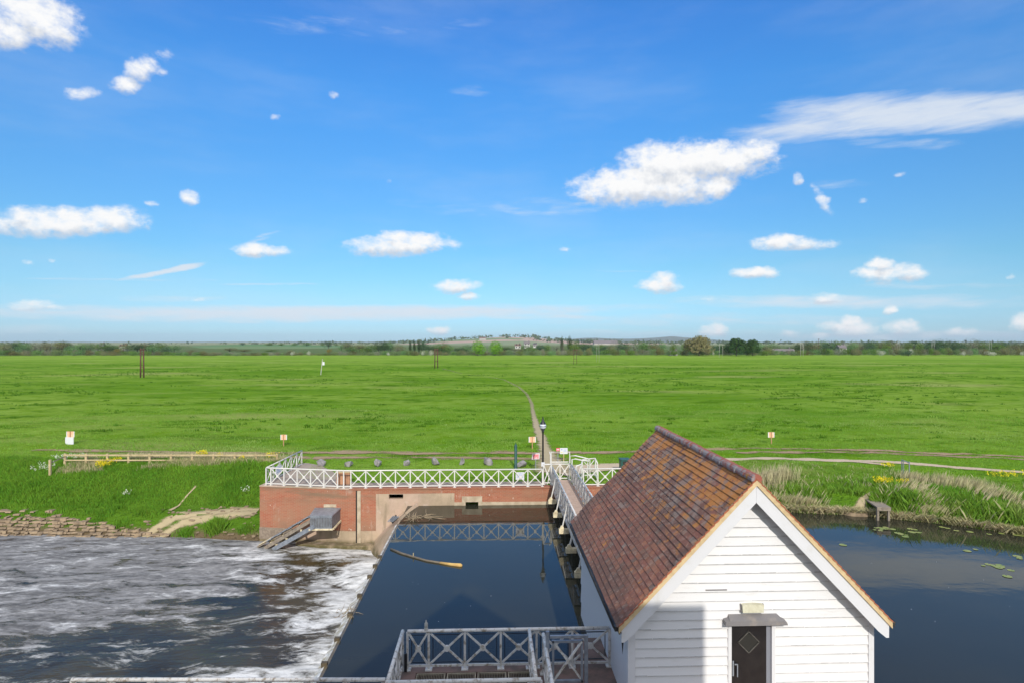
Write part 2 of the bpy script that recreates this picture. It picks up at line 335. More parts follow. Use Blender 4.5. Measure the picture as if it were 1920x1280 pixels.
# ground sheet
def mk_ground():
    m, g, b, out, pos, ob = new_mat('meadow')
    n1 = g.noise(g.scale(pos, (.55, 1, 1)), .045, 6, .62); n2 = g.noise(pos, .6, 6, .65); n3 = g.noise(g.scale(pos, (.55, 1, 1)), .22, 8, .75)
    col = g.mix(g.ss(n1, .36, .64), (.125, .265, .024, 1), (.265, .395, .065, 1))
    col = g.mix(g.ss(n2, .35, .75), col, (.14, .275, .008, 1))
    col = g.mix(g.m('MULTIPLY', g.ss(n3, .50, .61), .8), col, (.065, .165, .008, 1))
    n4 = g.noise(g.scale(pos, (.25, 1, 1)), .022, 4, .6)
    col = g.mix(g.m('MULTIPLY', g.ss(n4, .52, .66), .55), col, (.09, .235, .012, 1))
    n5 = g.noise(g.scale(pos, (.3, 1, 1), .3), .06, 5, .6)
    col = g.mix(g.m('MULTIPLY', g.ss(n5, .54, .68), .6), col, (.36, .38, .13, 1))
    n6 = g.noise(g.scale(pos, (.5, 1, 1)), .35, 3, .5)
    col = g.mix(g.m('MULTIPLY', g.ss(n6, .72, .78), .6), col, (.45, .36, .03, 1))
    sp = g.n('ShaderNodeSeparateXYZ', {0: pos})
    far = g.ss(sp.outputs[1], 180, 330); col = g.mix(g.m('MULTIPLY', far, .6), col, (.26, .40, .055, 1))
    bk = g.m('MULTIPLY', g.ss(sp.outputs[2], -.1, -.4), g.ss(sp.outputs[1], 46, 42)); col = g.mix(g.m('MULTIPLY', bk, .85), col, (.08, .17, .015, 1))
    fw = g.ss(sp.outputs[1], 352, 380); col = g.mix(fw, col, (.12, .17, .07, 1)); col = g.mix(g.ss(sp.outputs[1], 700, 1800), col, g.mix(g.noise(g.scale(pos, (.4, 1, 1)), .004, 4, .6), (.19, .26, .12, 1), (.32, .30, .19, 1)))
    low = g.ss(sp.outputs[2], -2.6, -3.0); col = g.mix(low, col, (.16, .12, .07, 1))
    g.put(b.inputs['Base Color'], col); b.inputs['Roughness'].default_value = .9; b.inputs['Specular IOR Level'].default_value = .0
    bp = g.n('ShaderNodeBump', {'Strength': .9, 'Distance': .5, 'Height': g.m('ADD', g.m('MULTIPLY', n2, .4), g.noise(pos, 3.5, 4, .6))}); g.put(b.inputs['Normal'], bp)
    return m
M['ground'] = mk_ground()
def mk_strip(name, c1, c2, soft=.5, ragged=1.0, nsc=.9, fade=None, th=.22):
    """earth or gravel that thins into the grass at its ragged edges (u runs across the strip)"""
    m, g, b, out, pos, ob = new_mat(name)
    uv = g.n('ShaderNodeUVMap'); sp = g.n('ShaderNodeSeparateXYZ', {0: uv.outputs[0]})
    e = g.m('ABSOLUTE', g.m('MULTIPLY_ADD', sp.outputs[0], 2.0, -1.0))
    f = g.m('ADD', g.m('SUBTRACT', 1.0, e), g.m('MULTIPLY', g.m('SUBTRACT', g.noise(g.scale(pos, (.4, 1, 1)), nsc, 7, .75), .5), ragged))
    a = g.ss(f, th, th + soft)
    if fade: a = g.m('MULTIPLY', a, g.ss(g.n('ShaderNodeSeparateXYZ', {0: pos}).outputs[1], fade[0], fade[1], 1.0, fade[2]))
    col = g.mix(g.noise(pos, 1.3, 6, .7), rgba(c1), rgba(c2)); g.put(b.inputs['Base Color'], col); b.inputs['Roughness'].default_value = .95
    bp = g.n('ShaderNodeBump', {'Strength': .6, 'Distance': .05, 'Height': g.noise(pos, 8, 5, .6)}); g.put(b.inputs['Normal'], bp)
    tr = g.n('ShaderNodeBsdfTransparent'); mx = g.n('ShaderNodeMixShader', {0: a, 1: tr.outputs[0], 2: b.outputs[0]}); g.t.links.new(mx.outputs[0], out.inputs[0])
    return m
M['mud'] = mk_strip('trodden_mud', (.38, .26, .145), (.26, .18, .10), .5, 3.4, .55, th=.46)
M['gravel'] = mk_strip('gravel', (.56, .44, .30), (.43, .34, .23), .2, .9, 1.2)
M['footmud'] = mk_strip('footpath_earth', (.46, .37, .22), (.33, .27, .15), .5, 1.5, 1.4, fade=(52, 95, .42))

def mk_water(name, foam=False):
    m, g, b, out, pos, ob = new_mat(name)
    b.inputs['IOR'].default_value = 1.33; b.inputs['Roughness'].default_value = .03
    if not foam:
        n = g.noise(pos, .12, 3, .5); g.put(b.inputs['Base Color'], g.mix(n, (.024, .026, .018, 1), (.034, .034, .022, 1)))
        h = g.m('ADD', g.noise(g.scale(pos, (.6, 1, 1)), 1.1, 3, .5), g.m('MULTIPLY', g.noise(pos, 5.0, 2, .5), .12))
        bp = g.n('ShaderNodeBump', {'Strength': .05, 'Distance': .08, 'Height': h}); g.put(b.inputs['Normal'], bp); return m
    # churned water: foam carried away from the weir (towards -x), streaks drawn out along the flow
    sp = g.n('ShaderNodeSeparateXYZ', {0: pos}); x, y = sp.outputs[0], sp.outputs[1]
    warp = g.v('MULTIPLY', g.v('SUBTRACT', g.noise(pos, .22, 3, .55, out=1), (.5, .5, .5)), (2.2, 2.2, 0))
    wp = g.v('ADD', pos, warp)
    R_ = math.radians(-24)
    fl = g.scale(wp, (.42, 1.2, 1), R_)
    nA = g.noise(fl, 1.0, 10, .72, .15)          # broken foam
    nR = g.noise(g.scale(wp, (.5, 1.1, 1), R_), 1.3, 8, .66, .4)
    lace = g.m('POWER', g.m('SUBTRACT', 1.0, g.m('ABSOLUTE', g.m('MULTIPLY_ADD', nR, 4.5, -2.25), clamp=True)), 1.6)   # thin filaments
    nB = g.noise(g.scale(wp, (.5, 1.2, 1), R_), .17, 4, .55)
    nC = g.noise(g.scale(pos, (.5, 1.3, 1), R_), 3.2, 8, .75)
    nS = g.noise(g.scale(wp, (.16, 1.5, 1), R_), 1.3, 6, .6)
    dw = g.m('SUBTRACT', -4.6, x)
    near = g.ss(g.m('ADD', dw, g.m('MULTIPLY', g.m('SUBTRACT', nB, .5), 9)), 5.2, .4)
    edge = g.m('ADD', g.m('ADD', dw, g.m('MULTIPLY', g.m('SUBTRACT', y, 26.0), .85)), g.m('MULTIPLY', g.m('SUBTRACT', nB, .5), 14))
    raft = g.m('MULTIPLY', g.ss(edge, 2.5, 13.5), g.ss(g.m('ADD', y, g.m('MULTIPLY', g.m('SUBTRACT', nB, .5), 7)), 17.2, 20.8))
    arm = g.m('MULTIPLY', g.ss(g.m('ABSOLUTE', g.m('SUBTRACT', y, g.m('MULTIPLY_ADD', dw, .02, 32.3))), 2.0, .2), g.ss(dw, 15, 5))
    arm2 = g.m('MULTIPLY', g.ss(g.m('ABSOLUTE', g.m('SUBTRACT', y, g.m('MULTIPLY_ADD', dw, -.36, 21.2))), 1.7, .1), g.ss(dw, 14, 6))
    arm3 = g.m('MULTIPLY', g.ss(g.m('ABSOLUTE', g.m('SUBTRACT', y, g.m('MULTIPLY_ADD', dw, .26, 27.0))), 1.1, .0), g.ss(dw, 10, 3))
    cov = g.m('MAXIMUM', g.m('MAXIMUM', near, g.m('MULTIPLY', arm2, .9)), g.m('MAXIMUM', g.m('MULTIPLY', arm, .8), g.m('MULTIPLY', arm3, .75)))
    # lively foam: patches plus lace, wherever the water is churned
    v1 = g.m('ADD', g.m('MULTIPLY_ADD', nA, 2.8, -1.4), g.m('MULTIPLY_ADD', cov, .58, -.44)); v1 = g.m('ADD', v1, g.m('MULTIPLY', lace, .34)); v1 = g.m('ADD', v1, g.m('MULTIPLY', g.m('SUBTRACT', nC, .5), .35))
    f1 = g.ss(v1, -.14, .40)
    # thin foam raft with holes and drawn-out streaks
    v2 = g.m('ADD', g.m('MULTIPLY_ADD', nA, 3.0, -1.5), g.m('MULTIPLY_ADD', raft, 1.0, -.60)); v2 = g.m('ADD', v2, g.m('MULTIPLY', g.m('SUBTRACT', nS, .5), .55)); v2 = g.m('ADD', v2, g.m('MULTIPLY', g.m('SUBTRACT', nC, .5), .3))
    f2 = g.ss(v2, -.02, .26)
    fine = g.ss(g.m('MULTIPLY_ADD', nC, .6, g.m('MULTIPLY', nS, .4)), .36, .64)
    c_raft = g.mix(fine, (.10, .10, .10, 1), (.31, .305, .30, 1)); c_white = g.mix(fine, (.34, .34, .33, 1), (.78, .78, .76, 1))
    wcol = g.mix(g.ss(g.noise(pos, .3, 3, .5), .35, .65), (.055, .042, .014, 1), (.024, .021, .012, 1))
    wcol = g.mix(g.m('MULTIPLY', g.ss(dw, 2.2, .2), .8), wcol, (.30, .25, .13, 1))
    f = g.m('MAXIMUM', f1, f2)
    g.put(b.inputs['Base Color'], g.mix(f1, g.mix(f2, wcol, c_raft), c_white))
    g.put(b.inputs['Roughness'], g.m('MULTIPLY_ADD', f, .7, .07)); g.put(b.inputs['Specular IOR Level'], g.m('MULTIPLY_ADD', f, -.42, .5))
    h = g.m('ADD', g.m('MULTIPLY', f, .15), g.noise(g.scale(pos, (.5, 1.2, 1), math.radians(-24)), 1.6, 6, .6))
    bp = g.n('ShaderNodeBump', {'Strength': .55, 'Distance': .12, 'Height': h}); g.put(b.inputs['Normal'], bp)
    return m
M['pool'] = mk_water('still_water'); M['churn'] = mk_water('churned_water', True)
def mk_cascade():
    m, g, b, out, pos, ob = new_mat('falling_water')
    f = g.ss(g.noise(g.scale(pos, (.6, 2.6, .6)), 1.6, 7, .65), .36, .60)
    g.put(b.inputs['Base Color'], g.mix(f, (.40, .35, .22, 1), (.80, .80, .77, 1))); b.inputs['Roughness'].default_value = .35
    bp = g.n('ShaderNodeBump', {'Strength': .6, 'Distance': .08, 'Height': f}); g.put(b.inputs['Normal'], bp); return m
M['cascade'] = mk_cascade()

def mk_brick():
    m, g, b, out, pos, ob = new_mat('red_brick')
    sp = g.n('ShaderNodeSeparateXYZ', {0: pos}); co = g.n('ShaderNodeCombineXYZ', {0: g.m('ADD', sp.outputs[0], sp.outputs[1]), 1: sp.outputs[2], 2: 0.0}).outputs[0]
    br = g.n('ShaderNodeTexBrick', {'Vector': co, 'Color1': (.34, .095, .048, 1), 'Color2': (.41, .135, .068, 1), 'Mortar': (.37, .22, .145, 1)})
    br.inputs['Scale'].default_value = 1.0; br.inputs['Brick Width'].default_value = .225; br.inputs['Row Height'].default_value = .075
    br.inputs['Mortar Size'].default_value = .009; br.inputs['Bias'].default_value = 0
    col = br.outputs[0]
    n = g.noise(pos, .7, 6, .65); col = g.mix(g.m('MULTIPLY', g.ss(n, .40, .66), .6), col, (.33, .20, .12, 1))
    top = g.m('MULTIPLY', g.ss(sp.outputs[2], -1.15, -.25), g.ss(g.noise(g.scale(pos, (.4, .4, 3)), .9, 5, .65), .38, .62))
    left = g.ss(sp.outputs[0], -5.5, -8.5, .35, 1.0)
    w0 = g.noise(g.scale(pos, (1, 1, .5)), 1.6, 7, .7); col = g.mix(g.m('MULTIPLY', g.ss(w0, .55, .7), .45), col, (.50, .40, .32, 1)); tide = g.m('MULTIPLY', g.ss(sp.outputs[2], -1.7, -2.3), g.ss(g.noise(pos, 1.3, 5, .65), .35, .6)); col = g.mix(g.m('MULTIPLY', tide, .5), col, (.22, .14, .09, 1))
    col = g.mix(g.m('MULTIPLY', g.m('MULTIPLY', top, left), .8), col, (.19, .14, .085, 1))
    n2 = g.noise(pos, 6, 3, .6); col = g.mix(g.ss(n2, .70, .74), col, (.6, .5, .4, 1))
    g.put(b.inputs['Base Color'], col); b.inputs['Roughness'].default_value = .9
    bp = g.n('ShaderNodeBump', {'Strength': .5, 'Distance': .02, 'Height': br.outputs[1]}); bp.invert = True; g.put(b.inputs['Normal'], bp); return m
M['brick'] = mk_brick()
def mk_concrete():
    m, g, b, out, pos, ob = new_mat('stained_concrete')
    n = g.noise(pos, .8, 7, .65); col = g.mix(g.ss(n, .35, .65), (.33, .255, .17, 1), (.46, .35, .24, 1)); col = g.mix(g.m('MULTIPLY', g.ss(g.noise(pos, .35, 5, .6), .45, .62), .7), col, (.50, .36, .28, 1))
    s = g.noise(g.scale(pos, (2.2, 2.2, .35)), 1.2, 6, .65); col = g.mix(g.m('MULTIPLY', g.ss(s, .52, .7), .6), col, (.20, .16, .10, 1))
    w = g.noise(pos, 1.7, 5, .6); col = g.mix(g.m('MULTIPLY', g.ss(w, .58, .74), .6), col, (.58, .50, .42, 1))
    sp = g.n('ShaderNodeSeparateXYZ', {0: pos}); wet = g.m('MULTIPLY', g.ss(sp.outputs[2], -2.75, -3.1), g.ss(g.noise(pos, 2, 4, .6), .2, .6))
    col = g.mix(wet, col, (.10, .085, .03, 1))
    g.put(b.inputs['Base Color'], col); b.inputs['Roughness'].default_value = .9
    bp = g.n('ShaderNodeBump', {'Strength': .4, 'Distance': .03, 'Height': g.noise(pos, 6, 6, .6)}); g.put(b.inputs['Normal'], bp); return m
M['concrete'] = mk_concrete()
M['culvert_stone'] = simple('pale_concrete', (.50, .42, .30), (.36, .28, .19), 2.5, .9, .3)
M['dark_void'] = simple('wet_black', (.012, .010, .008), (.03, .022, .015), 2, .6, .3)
M['dark_brick'] = simple('soot_brown_brick', (.22, .14, .115), (.13, .10, .08), 3, .9, .4)
M['stone'] = simple('pale_revetment_stone', (.33, .245, .155), (.17, .125, .08), 2.5, .95, .5, 12)
M['crest_iron'] = simple('mossy_iron', (.10, .075, .04), (.05, .04, .025), 6, .7, .3)
M['lily'] = simple('lily_pad', (.20, .26, .06), (.30, .30, .10), 3, .5)

def mk_tiles():
    m, g, b, out, pos, ob = new_mat('clay_tile')
    geo = g.n('ShaderNodeNewGeometry'); r = geo.outputs['Random Per Island']
    cr = g.n('ShaderNodeValToRGB', {0: r}); e = cr.color_ramp
    e.elements[0].position = 0; e.elements[0].color = (.19, .075, .05, 1); e.elements[1].position = 1; e.elements[1].color = (.28, .11, .065, 1)
    for p, c in ((.3, (.23, .09, .06, 1)), (.5, (.155, .07, .05, 1)), (.72, (.30, .12, .065, 1)), (.86, (.14, .09, .07, 1))): q = e.elements.new(p); q.color = c
    col = cr.outputs[0]
    col = g.mix(g.m('MULTIPLY', g.ss(g.noise(pos, .55, 4, .6), .45, .62), .65), col, (.10, .06, .045, 1))
    col = g.mix(g.m('MULTIPLY', g.ss(g.noise(pos, 9, 6, .7), .5, .7), .45), col, (.36, .27, .21, 1))
    sp = g.n('ShaderNodeSeparateXYZ', {0: pos}); z = sp.outputs[2]
    hi = g.ss(z, 3.1, 5.0)
    # grey crust lichen, then orange lichen, both denser towards the ridge
    n2 = g.m('ADD', g.noise(pos, 2.6, 5, .65), g.m('MULTIPLY', g.m('SUBTRACT', r, .5), .12))
    col = g.mix(g.m('MULTIPLY', g.ss(g.m('ADD', n2, g.m('MULTIPLY', hi, .14)), .58, .70), .6), col, (.26, .205, .17, 1))
    n3 = g.m('ADD', g.noise(pos, 2.0, 7, .68), g.m('MULTIPLY', g.m('SUBTRACT', geo.outputs['Random Per Island'], .5), .08))
    o = g.ss(g.m('ADD', n3, g.m('MULTIPLY', hi, .185)), .62, .70)
    col = g.mix(g.m('MULTIPLY', o, .72), col, g.mix(g.noise(pos, 14, 4, .6), (.52, .17, .02, 1), (.40, .19, .035, 1)))
    g.put(b.inputs['Base Color'], col); b.inputs['Roughness'].default_value = .88
    bp = g.n('ShaderNodeBump', {'Strength': .5, 'Distance': .015, 'Height': g.noise(pos, 26, 5, .65)}); g.put(b.inputs['Normal'], bp); return m
M['tile'] = mk_tiles()
def mk_ridge():
    m, g, b, out, pos, ob = new_mat('ridge_tile_clay')
    geo = g.n('ShaderNodeNewGeometry'); r = geo.outputs['Random Per Island']
    sp = g.n('ShaderNodeSeparateXYZ', {0: pos})
    w = g.ss(sp.outputs[0], 5.66, 5.60)   # crust grows on the weather side
    col = g.mix(r, (.25, .075, .055, 1), (.33, .11, .07, 1))
    col = g.mix(g.m('MULTIPLY', w, g.ss(g.noise(pos, 5, 6, .65), .36, .56)), col, (.26, .235, .235, 1))
    col = g.mix(g.ss(g.noise(pos, 3.1, 5, .6), .66, .72), col, (.42, .19, .04, 1))
    g.put(b.inputs['Base Color'], col); b.inputs['Roughness'].default_value = .9
    bp = g.n('ShaderNodeBump', {'Strength': .5, 'Distance': .02, 'Height': g.noise(pos, 18, 5, .65)}); g.put(b.inputs['Normal'], bp); return m
M['ridge'] = mk_ridge()
M['tile_edge'] = simple('clay_verge_edge', (.42, .13, .055), (.30, .09, .045), 6, .85, .3)
def mk_board():
    m, g, b, out, pos, ob = new_mat('white_weatherboard')
    geo = g.n('ShaderNodeNewGeometry'); r = geo.outputs['Random Per Island']
    col = g.mix(r, (.66, .655, .65, 1), (.72, .71, .695, 1))
    n = g.noise(g.scale(pos, (.5, 1, 3)), 2.2, 7, .7); col = g.mix(g.m('MULTIPLY', g.ss(n, .56, .74), .4), col, (.50, .48, .44, 1))
    p = g.noise(g.scale(pos, (.7, .7, 3.5)), 3.4, 6, .7); col = g.mix(g.ss(p, .735, .755), col, (.30, .27, .25, 1))
    g.put(b.inputs['Base Color'], col); b.inputs['Roughness'].default_value = .55
    bp = g.n('ShaderNodeBump', {'Strength': .25, 'Distance': .01, 'Height': g.noise(g.scale(pos, (.3, .3, 4)), 12, 5, .6)}); g.put(b.inputs['Normal'], bp); return m
M['board'] = mk_board()
M['board_edge'] = simple('lap_shadow_grime', (.55, .545, .54), (.40, .39, .38), 4, .8)
M['side_board'] = simple('peeling_white_board', (.58, .59, .61), (.24, .21, .19), 1.7, .55, .2, detail=8, thr=(.69, .73), streak=(1, .6, 2.5))

# ------------------------------------------------------------------ terrain
ZW = -0.98; ZL = -3.15
XWL, YWL = Q(487, 33.75).x, Q(487, 33.75).y          # left end of the wall
XWR = 11.3                                            # right end of the wall
YWALL = Q(658, 33.0).y
leftw = [(-140, 60), (-90, 50), (-60, 42), (-45, 37.5), P(0, 1001, ZL)[:2], P(150, 1004, ZL)[:2], P(300, 1007, ZL)[:2], P(480, 1013, ZL)[:2]]
rightw = [(XWR, 32.6), P(1420, 952, ZW)[:2], P(1500, 961, ZW)[:2], P(1610, 965, ZW)[:2], P(1700, 975, ZW)[:2], P(1800, 985, ZW)[:2], P(1920, 1003, ZW)[:2], (40, 19), (60, 6), (120, -30)]
def interp(x, pts): return np.interp(x, [p[0] for p in pts], [p[1] for p in pts])
SH = 0.135
def yedge(x):
    x = np.asarray(x, float)
    mid = np.interp(x, [XWL, Q(655, 33.1).x, XWR], [YWL + .3, YWALL + .3, YWALL + .3])
    return np.where(x < XWL, interp(x, leftw), np.where(x > XWR, interp(x, rightw), mid))
def prof(x, s):
    zl = np.interp(s, [-3, 0, .5, 1.3, 2.3, 4.2, 6.2], [-4.2, -3.2, -2.75, -2.15, -2.02, -.95, 0])
    zr = np.interp(s, [-3, 0, .4, 1.2, 3.0], [-2.2, -1.02, -.62, -.25, 0])
    return np.where(x < XWL, zl, np.where(x > XWR, zr, 0.0))
def gz(x, y):
    x = np.asarray(x, float); y = np.asarray(y, float)
    s = y - yedge(x)
    z = prof(x, s)
    bank = np.where(x < XWL, np.clip(s / 3, 0, 1), np.where(x > XWR, np.clip(s / 2, 0, 1), 0)) * .22 * (fbm(x, y, 2.2, 3) - .5)
    und = np.clip((y - 44) / 25, 0, 1) * (fbm(x, y, 26, 3) - .5) * .55
    return z + bank + und
def terrain():
    cl = [-6600, -4500, -2800, -1600, -1000, -650, -420, -300, -220, -170, -140] + list(np.arange(-120, -60, 5)) + list(np.arange(-60, XWL - .3, .6)) + [XWL - .15, XWL + .15]
    cl += list(np.arange(XWL + 1, XWR - .5, 1.2)) + [XWR - .03, XWR + .03] + list(np.arange(XWR + .5, 42, .6)) + list(np.arange(42, 120, 4)) + [130, 160, 200, 260, 340, 450, 700, 1100, 1800, 3000, 4500, 6600]
    rows = [-3, -1.2, 0, .25, .5, .8, 1.05, 1.3, 1.6, 1.95, 2.3, 2.7, 3.1, 3.6, 4.2, 4.8, 5.5, 6.2, 7, 8, 9.5, 11, 12.5, 14, 16, 18, 20, 23, 26, 29, 33, 37, 42, 48, 55, 63, 72, 82, 94, 108, 124, 142, 163, 187, 215, 247, 285, 330, 420, 560, 800, 1500, 3500, 6300]
    C = np.array(cl); R = np.array(rows); X, S = np.meshgrid(C, R)
    y0 = yedge(X); mid = (X >= XWL) & (X <= XWR)
    S2 = np.where(mid & (S < 0), 0, S); Y = y0 + S2
    w = np.clip(1 - np.abs(X - XWL) / 6, 0, 1) * np.clip(Y - YWL, 0, 6); Xs = X + SH * w
    Z = gz(X, Y)
    Z = np.where(mid & (S < 0), -3.6, Z)
    V = np.stack([Xs, Y, Z], -1).reshape(-1, 3); nr, nc = X.shape
    i = np.arange(nr - 1)[:, None] * nc + np.arange(nc - 1)[None]; Fc = np.stack([i, i + 1, i + nc + 1, i + nc], -1).reshape(-1, 4)
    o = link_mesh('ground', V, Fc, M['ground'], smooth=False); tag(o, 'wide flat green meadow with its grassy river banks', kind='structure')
terrain()
def strip(name, pts, widths, mat, label, lift=.02, sub=6):
    """ribbon of ground laid along world points"""
    pts = [Vector((p[0], p[1], 0)) for p in pts]; V = []; UV = []; Fc = []; k = 0
    fine = []; 
    for i in range(len(pts) - 1):
        for j in range(sub): t = j / sub; fine.append((pts[i].lerp(pts[i + 1], t), widths[i] * (1 - t) + widths[i + 1] * t))
    fine.append((pts[-1], widths[-1]))
    N = 5
    for i, (p, w) in enumerate(fine):
        d = (fine[min(i + 1, len(fine) - 1)][0] - fine[max(i - 1, 0)][0]).normalized(); nrm = Vector((-d.y, d.x, 0))
        for j in range(N):
            q = p + nrm * (w * (j / (N - 1) - .5)); V.append((q.x, q.y, float(gz(q.x, q.y)) + lift)); UV.append((j / (N - 1), i))
    for i in range(len(fine) - 1):
        for j in range(N - 1): a = i * N + j; Fc.append((a, a + 1, a + N + 1, a + N))
    o = link_mesh(name, V, Fc, mat); me = o.data; uvl = me.uv_layers.new(name='UVMap')
    for l in me.loops: uvl.data[l.index].uv = UV[l.vertex_index]
    return tag(o, label, kind='structure')
strip('track', [P(x, y)[:2] for x, y in ((60, 843), (180, 845), (330, 849), (480, 848), (640, 848), (760, 850), (900, 850), (1010, 849), (1090, 847))], [1.4, 2.4, 1.6, 1.6, 2.3, 2.8, 2.8, 2.4, 2.0], M['mud'], 'muddy wheel rut across the grass, far side', .045)
strip('track', [P(x, y)[:2] for x, y in ((520, 858), (600, 858), (700, 857), (800, 857), (900, 858), (1000, 860), (1070, 862))], [1.5, 1.9, 2.1, 2.1, 1.9, 2.1, 2.8], M['mud'], 'muddy wheel rut across the grass beside the boulders', .03)
strip('track', [P(x, y)[:2] for x, y in ((1085, 849), (1180, 846), (1290, 842), (1400, 840), (1520, 842), (1650, 846), (1780, 850), (1930, 858), (2100, 868))], [2.2, 2.1, 1.7, 1.8, 1.7, 1.7, 1.9, 2.0, 2.2], M['mud'], 'thin muddy rut running off to the right', .04)
strip('track', [P(x, y)[:2] for x, y in ((1380, 848), (1500, 847), (1640, 850), (1760, 853), (1930, 862))], [1.6, 1.5, 1.4, 1.6, 1.5], M['mud'], 'second thin muddy rut running off to the right', .036)
strip('path', [P(x, y)[:2] for x, y in ((1040, 884), (1090, 878), (1180, 872), (1300, 864), (1420, 859.5), (1520, 861), (1620, 864.5), (1700, 869), (1790, 876), (1930, 886), (2080, 902))], [4.0, 3.4, 2.2, 1.5, 1.25, 1.35, 1.2, 1.15, 1.1, 1.1, 1.1], M['gravel'], 'pale gravel riverside path', .03)
strip('path', [P(x, y)[:2] for x, y in ((1600, 866), (1650, 871), (1672, 876))], [.5, .6, .1], M['gravel'], 'short gravel spur leaving the riverside path', .045)
strip('footpath', [P(x, y)[:2] for x, y in ((1040, 886), (1030, 858), (1022, 840), (1006, 800), (1000, 775), (997, 755), (988, 738), (972, 724), (945, 713), (905, 706), (870, 701), (845, 694), (824, 688.5))], [4.2, 2.4, 1.7, 1.15, .9, .8, .8, .7, .7, .55, .55, .8, 1.6], M['footmud'], 'worn footpath leading away across the meadow', .05)
strip('path', [P(x, y, -2.05)[:2] for x, y in ((262, 972), (330, 961), (400, 959), (484, 957))], [.5, 1.25, 1.35, 1.3], M['footmud'], 'bare earth ledge at the foot of the left bank', .03)
strip('path', [P(262, 985, -2.3)[:2], P(340, 973, -2.3)[:2], P(480, 968, -2.3)[:2]], [1.1, .9, 1.1], M['footmud'], 'stony earth shelf above the lower water', .05)
strip('path', [P(x, y, z)[:2] for x, y, z in ((1598, 936, -.15), (1612, 930, -.08), (1636, 918, 0))], [.9, .8, .3], M['footmud'], 'worn bare patch above the stone slab on the right bank', .03)
strip('path', [P(x, y, z)[:2] for x, y, z in ((318, 952, -1.9), (338, 925, -1.25), (352, 905, -.75), (368, 884, -.2))], [.45, .18, .18, .35], M['footmud'], 'thin trodden line up the left bank', .06)
tag(MB().prism([(XWL + .3, YWL + .42, .012), (Q(655, 33).x, YWALL + .42, .012), (3.2, YWALL + .42, .012), (3.2, YWALL + 1.25, .012), (Q(655, 33).x, YWALL + 1.3, .012), (P(600, 872).x, P(600, 872).y, .012), (P(575, 868).x, P(575, 868).y, .012), (P(562, 869).x - .1, P(562, 869).y, .012)], (0, 0, .02)).build('pavement', M['paving']), 'pale paved strip behind the far railing', kind='structure')

# water sheets
WX0 = -4.62
def pool():
    V = [(WX0 - .02, -2, ZW), (WX0 + .0, 34.5, ZW), (160, 60, ZW), (160, -60, ZW), (WX0 - .02, -60, ZW)]
    # subdivided simply: one polygon is enough, detail is in the shader
    o = link_mesh('water', V, [(0, 4, 3, 2, 1)], M['pool']); tag(o, 'dark still water above the weir', kind='structure')
pool()
def churn():
    xs = np.concatenate([np.arange(-200, -45, 5), np.arange(-45, WX0 + .6, .22)]); ys = np.concatenate([np.arange(-60, 8, 4), np.arange(8, 37, .22), np.arange(37, 70, 3)])
    X, Y = np.meshgrid(xs, ys); d = np.clip(WX0 - X, 0, 60)
    amp = .07 + .38 * np.exp(-d / 3.0)
    a = math.radians(24); u = X * math.cos(a) - Y * math.sin(a); v = X * math.sin(a) + Y * math.cos(a)
    Z = ZL + amp * (fbm(u * .55, v, 1.5, 4) - .5) * 2 * .8
    V = np.stack([X, Y, Z], -1).reshape(-1, 3); nr, nc = X.shape
    i = np.arange(nr - 1)[:, None] * nc + np.arange(nc - 1)[None]; Fc = np.stack([i, i + 1, i + nc + 1, i + nc], -1).reshape(-1, 4)
    tag(link_mesh('water', V, Fc, M['churn'], smooth=True), 'foaming brown water below the weir', kind='structure')
churn()

# ------------------------------------------------------------------ hills beyond
def mk_hill(name, cols, sc, seedoff=0.0):
    m, g, b, out, pos, ob = new_mat(name)
    vo = g.n('ShaderNodeTexVoronoi', {'Vector': g.v('ADD', g.scale(pos, (1, 1, 6)), (seedoff, 0, 0))}); vo.inputs['Scale'].default_value = sc
    cr = g.n('ShaderNodeValToRGB', {0: g.n('ShaderNodeSeparateXYZ', {0: vo.outputs['Color']}).outputs[0]}); cr.color_ramp.interpolation = 'CONSTANT'
    e = cr.color_ramp; e.elements[0].color = rgba(cols[0]); e.elements[1].position = 1 / len(cols); e.elements[1].color = rgba(cols[1])
    for i, c in enumerate(cols[2:]): q = e.elements.new((i + 2) / len(cols)); q.color = rgba(c)
    col = g.mix(g.noise(pos, .02, 5, .6), cr.outputs[0], (.13, .17, .06, 1)); g.put(b.inputs['Base Color'], cr.outputs[0]); b.inputs['Roughness'].default_value = .95; return m
def hill(name, Dn, Df, prof_, mat, label):
    V = []; Fc = []; pxs = np.arange(-500, 2420, 20); T = [0, .15, .35, .6, .85, 1.0, 1.3]
    for i, px in enumerate(pxs):
        top = np.interp(px, [p[0] for p in prof_], [p[1] for p in prof_]) + float(fbm(px, Df, 60, 3) - .5) * 1.2
        zt = ZD(top, Df)
        for t in T:
            D = Dn + (Df - Dn) * min(t, 1) + (t > 1) * (Df - Dn) * .5
            e = min(t, 1.0); zz = -1.0 + (zt + 1.0) * (e * e * (3 - 2 * e)) - (t > 1) * 2
            V.append(Q(px, D, max(zz, -1.0) if t < 1.1 else zz)[:])
    n = len(T)
    for i in range(len(pxs) - 1):
        for j in range(n - 1): a = i * n + j; Fc.append((a, a + n, a + n + 1, a + 1))
    tag(link_mesh(name, V, Fc, mat), label, kind='structure')
hill('hills', 520, 1000, [(-500, 662), (0, 661), (250, 660), (330, 650.5), (400, 647), (480, 645.5), (560, 646), (640, 648), (740, 651), (800, 656), (900, 661), (2400, 662)], mk_hill('pasture_rise', [(.07, .17, .03), (.09, .20, .03), (.08, .19, .035), (.12, .19, .05)], .003), 'low green pasture rise beyond the meadow')
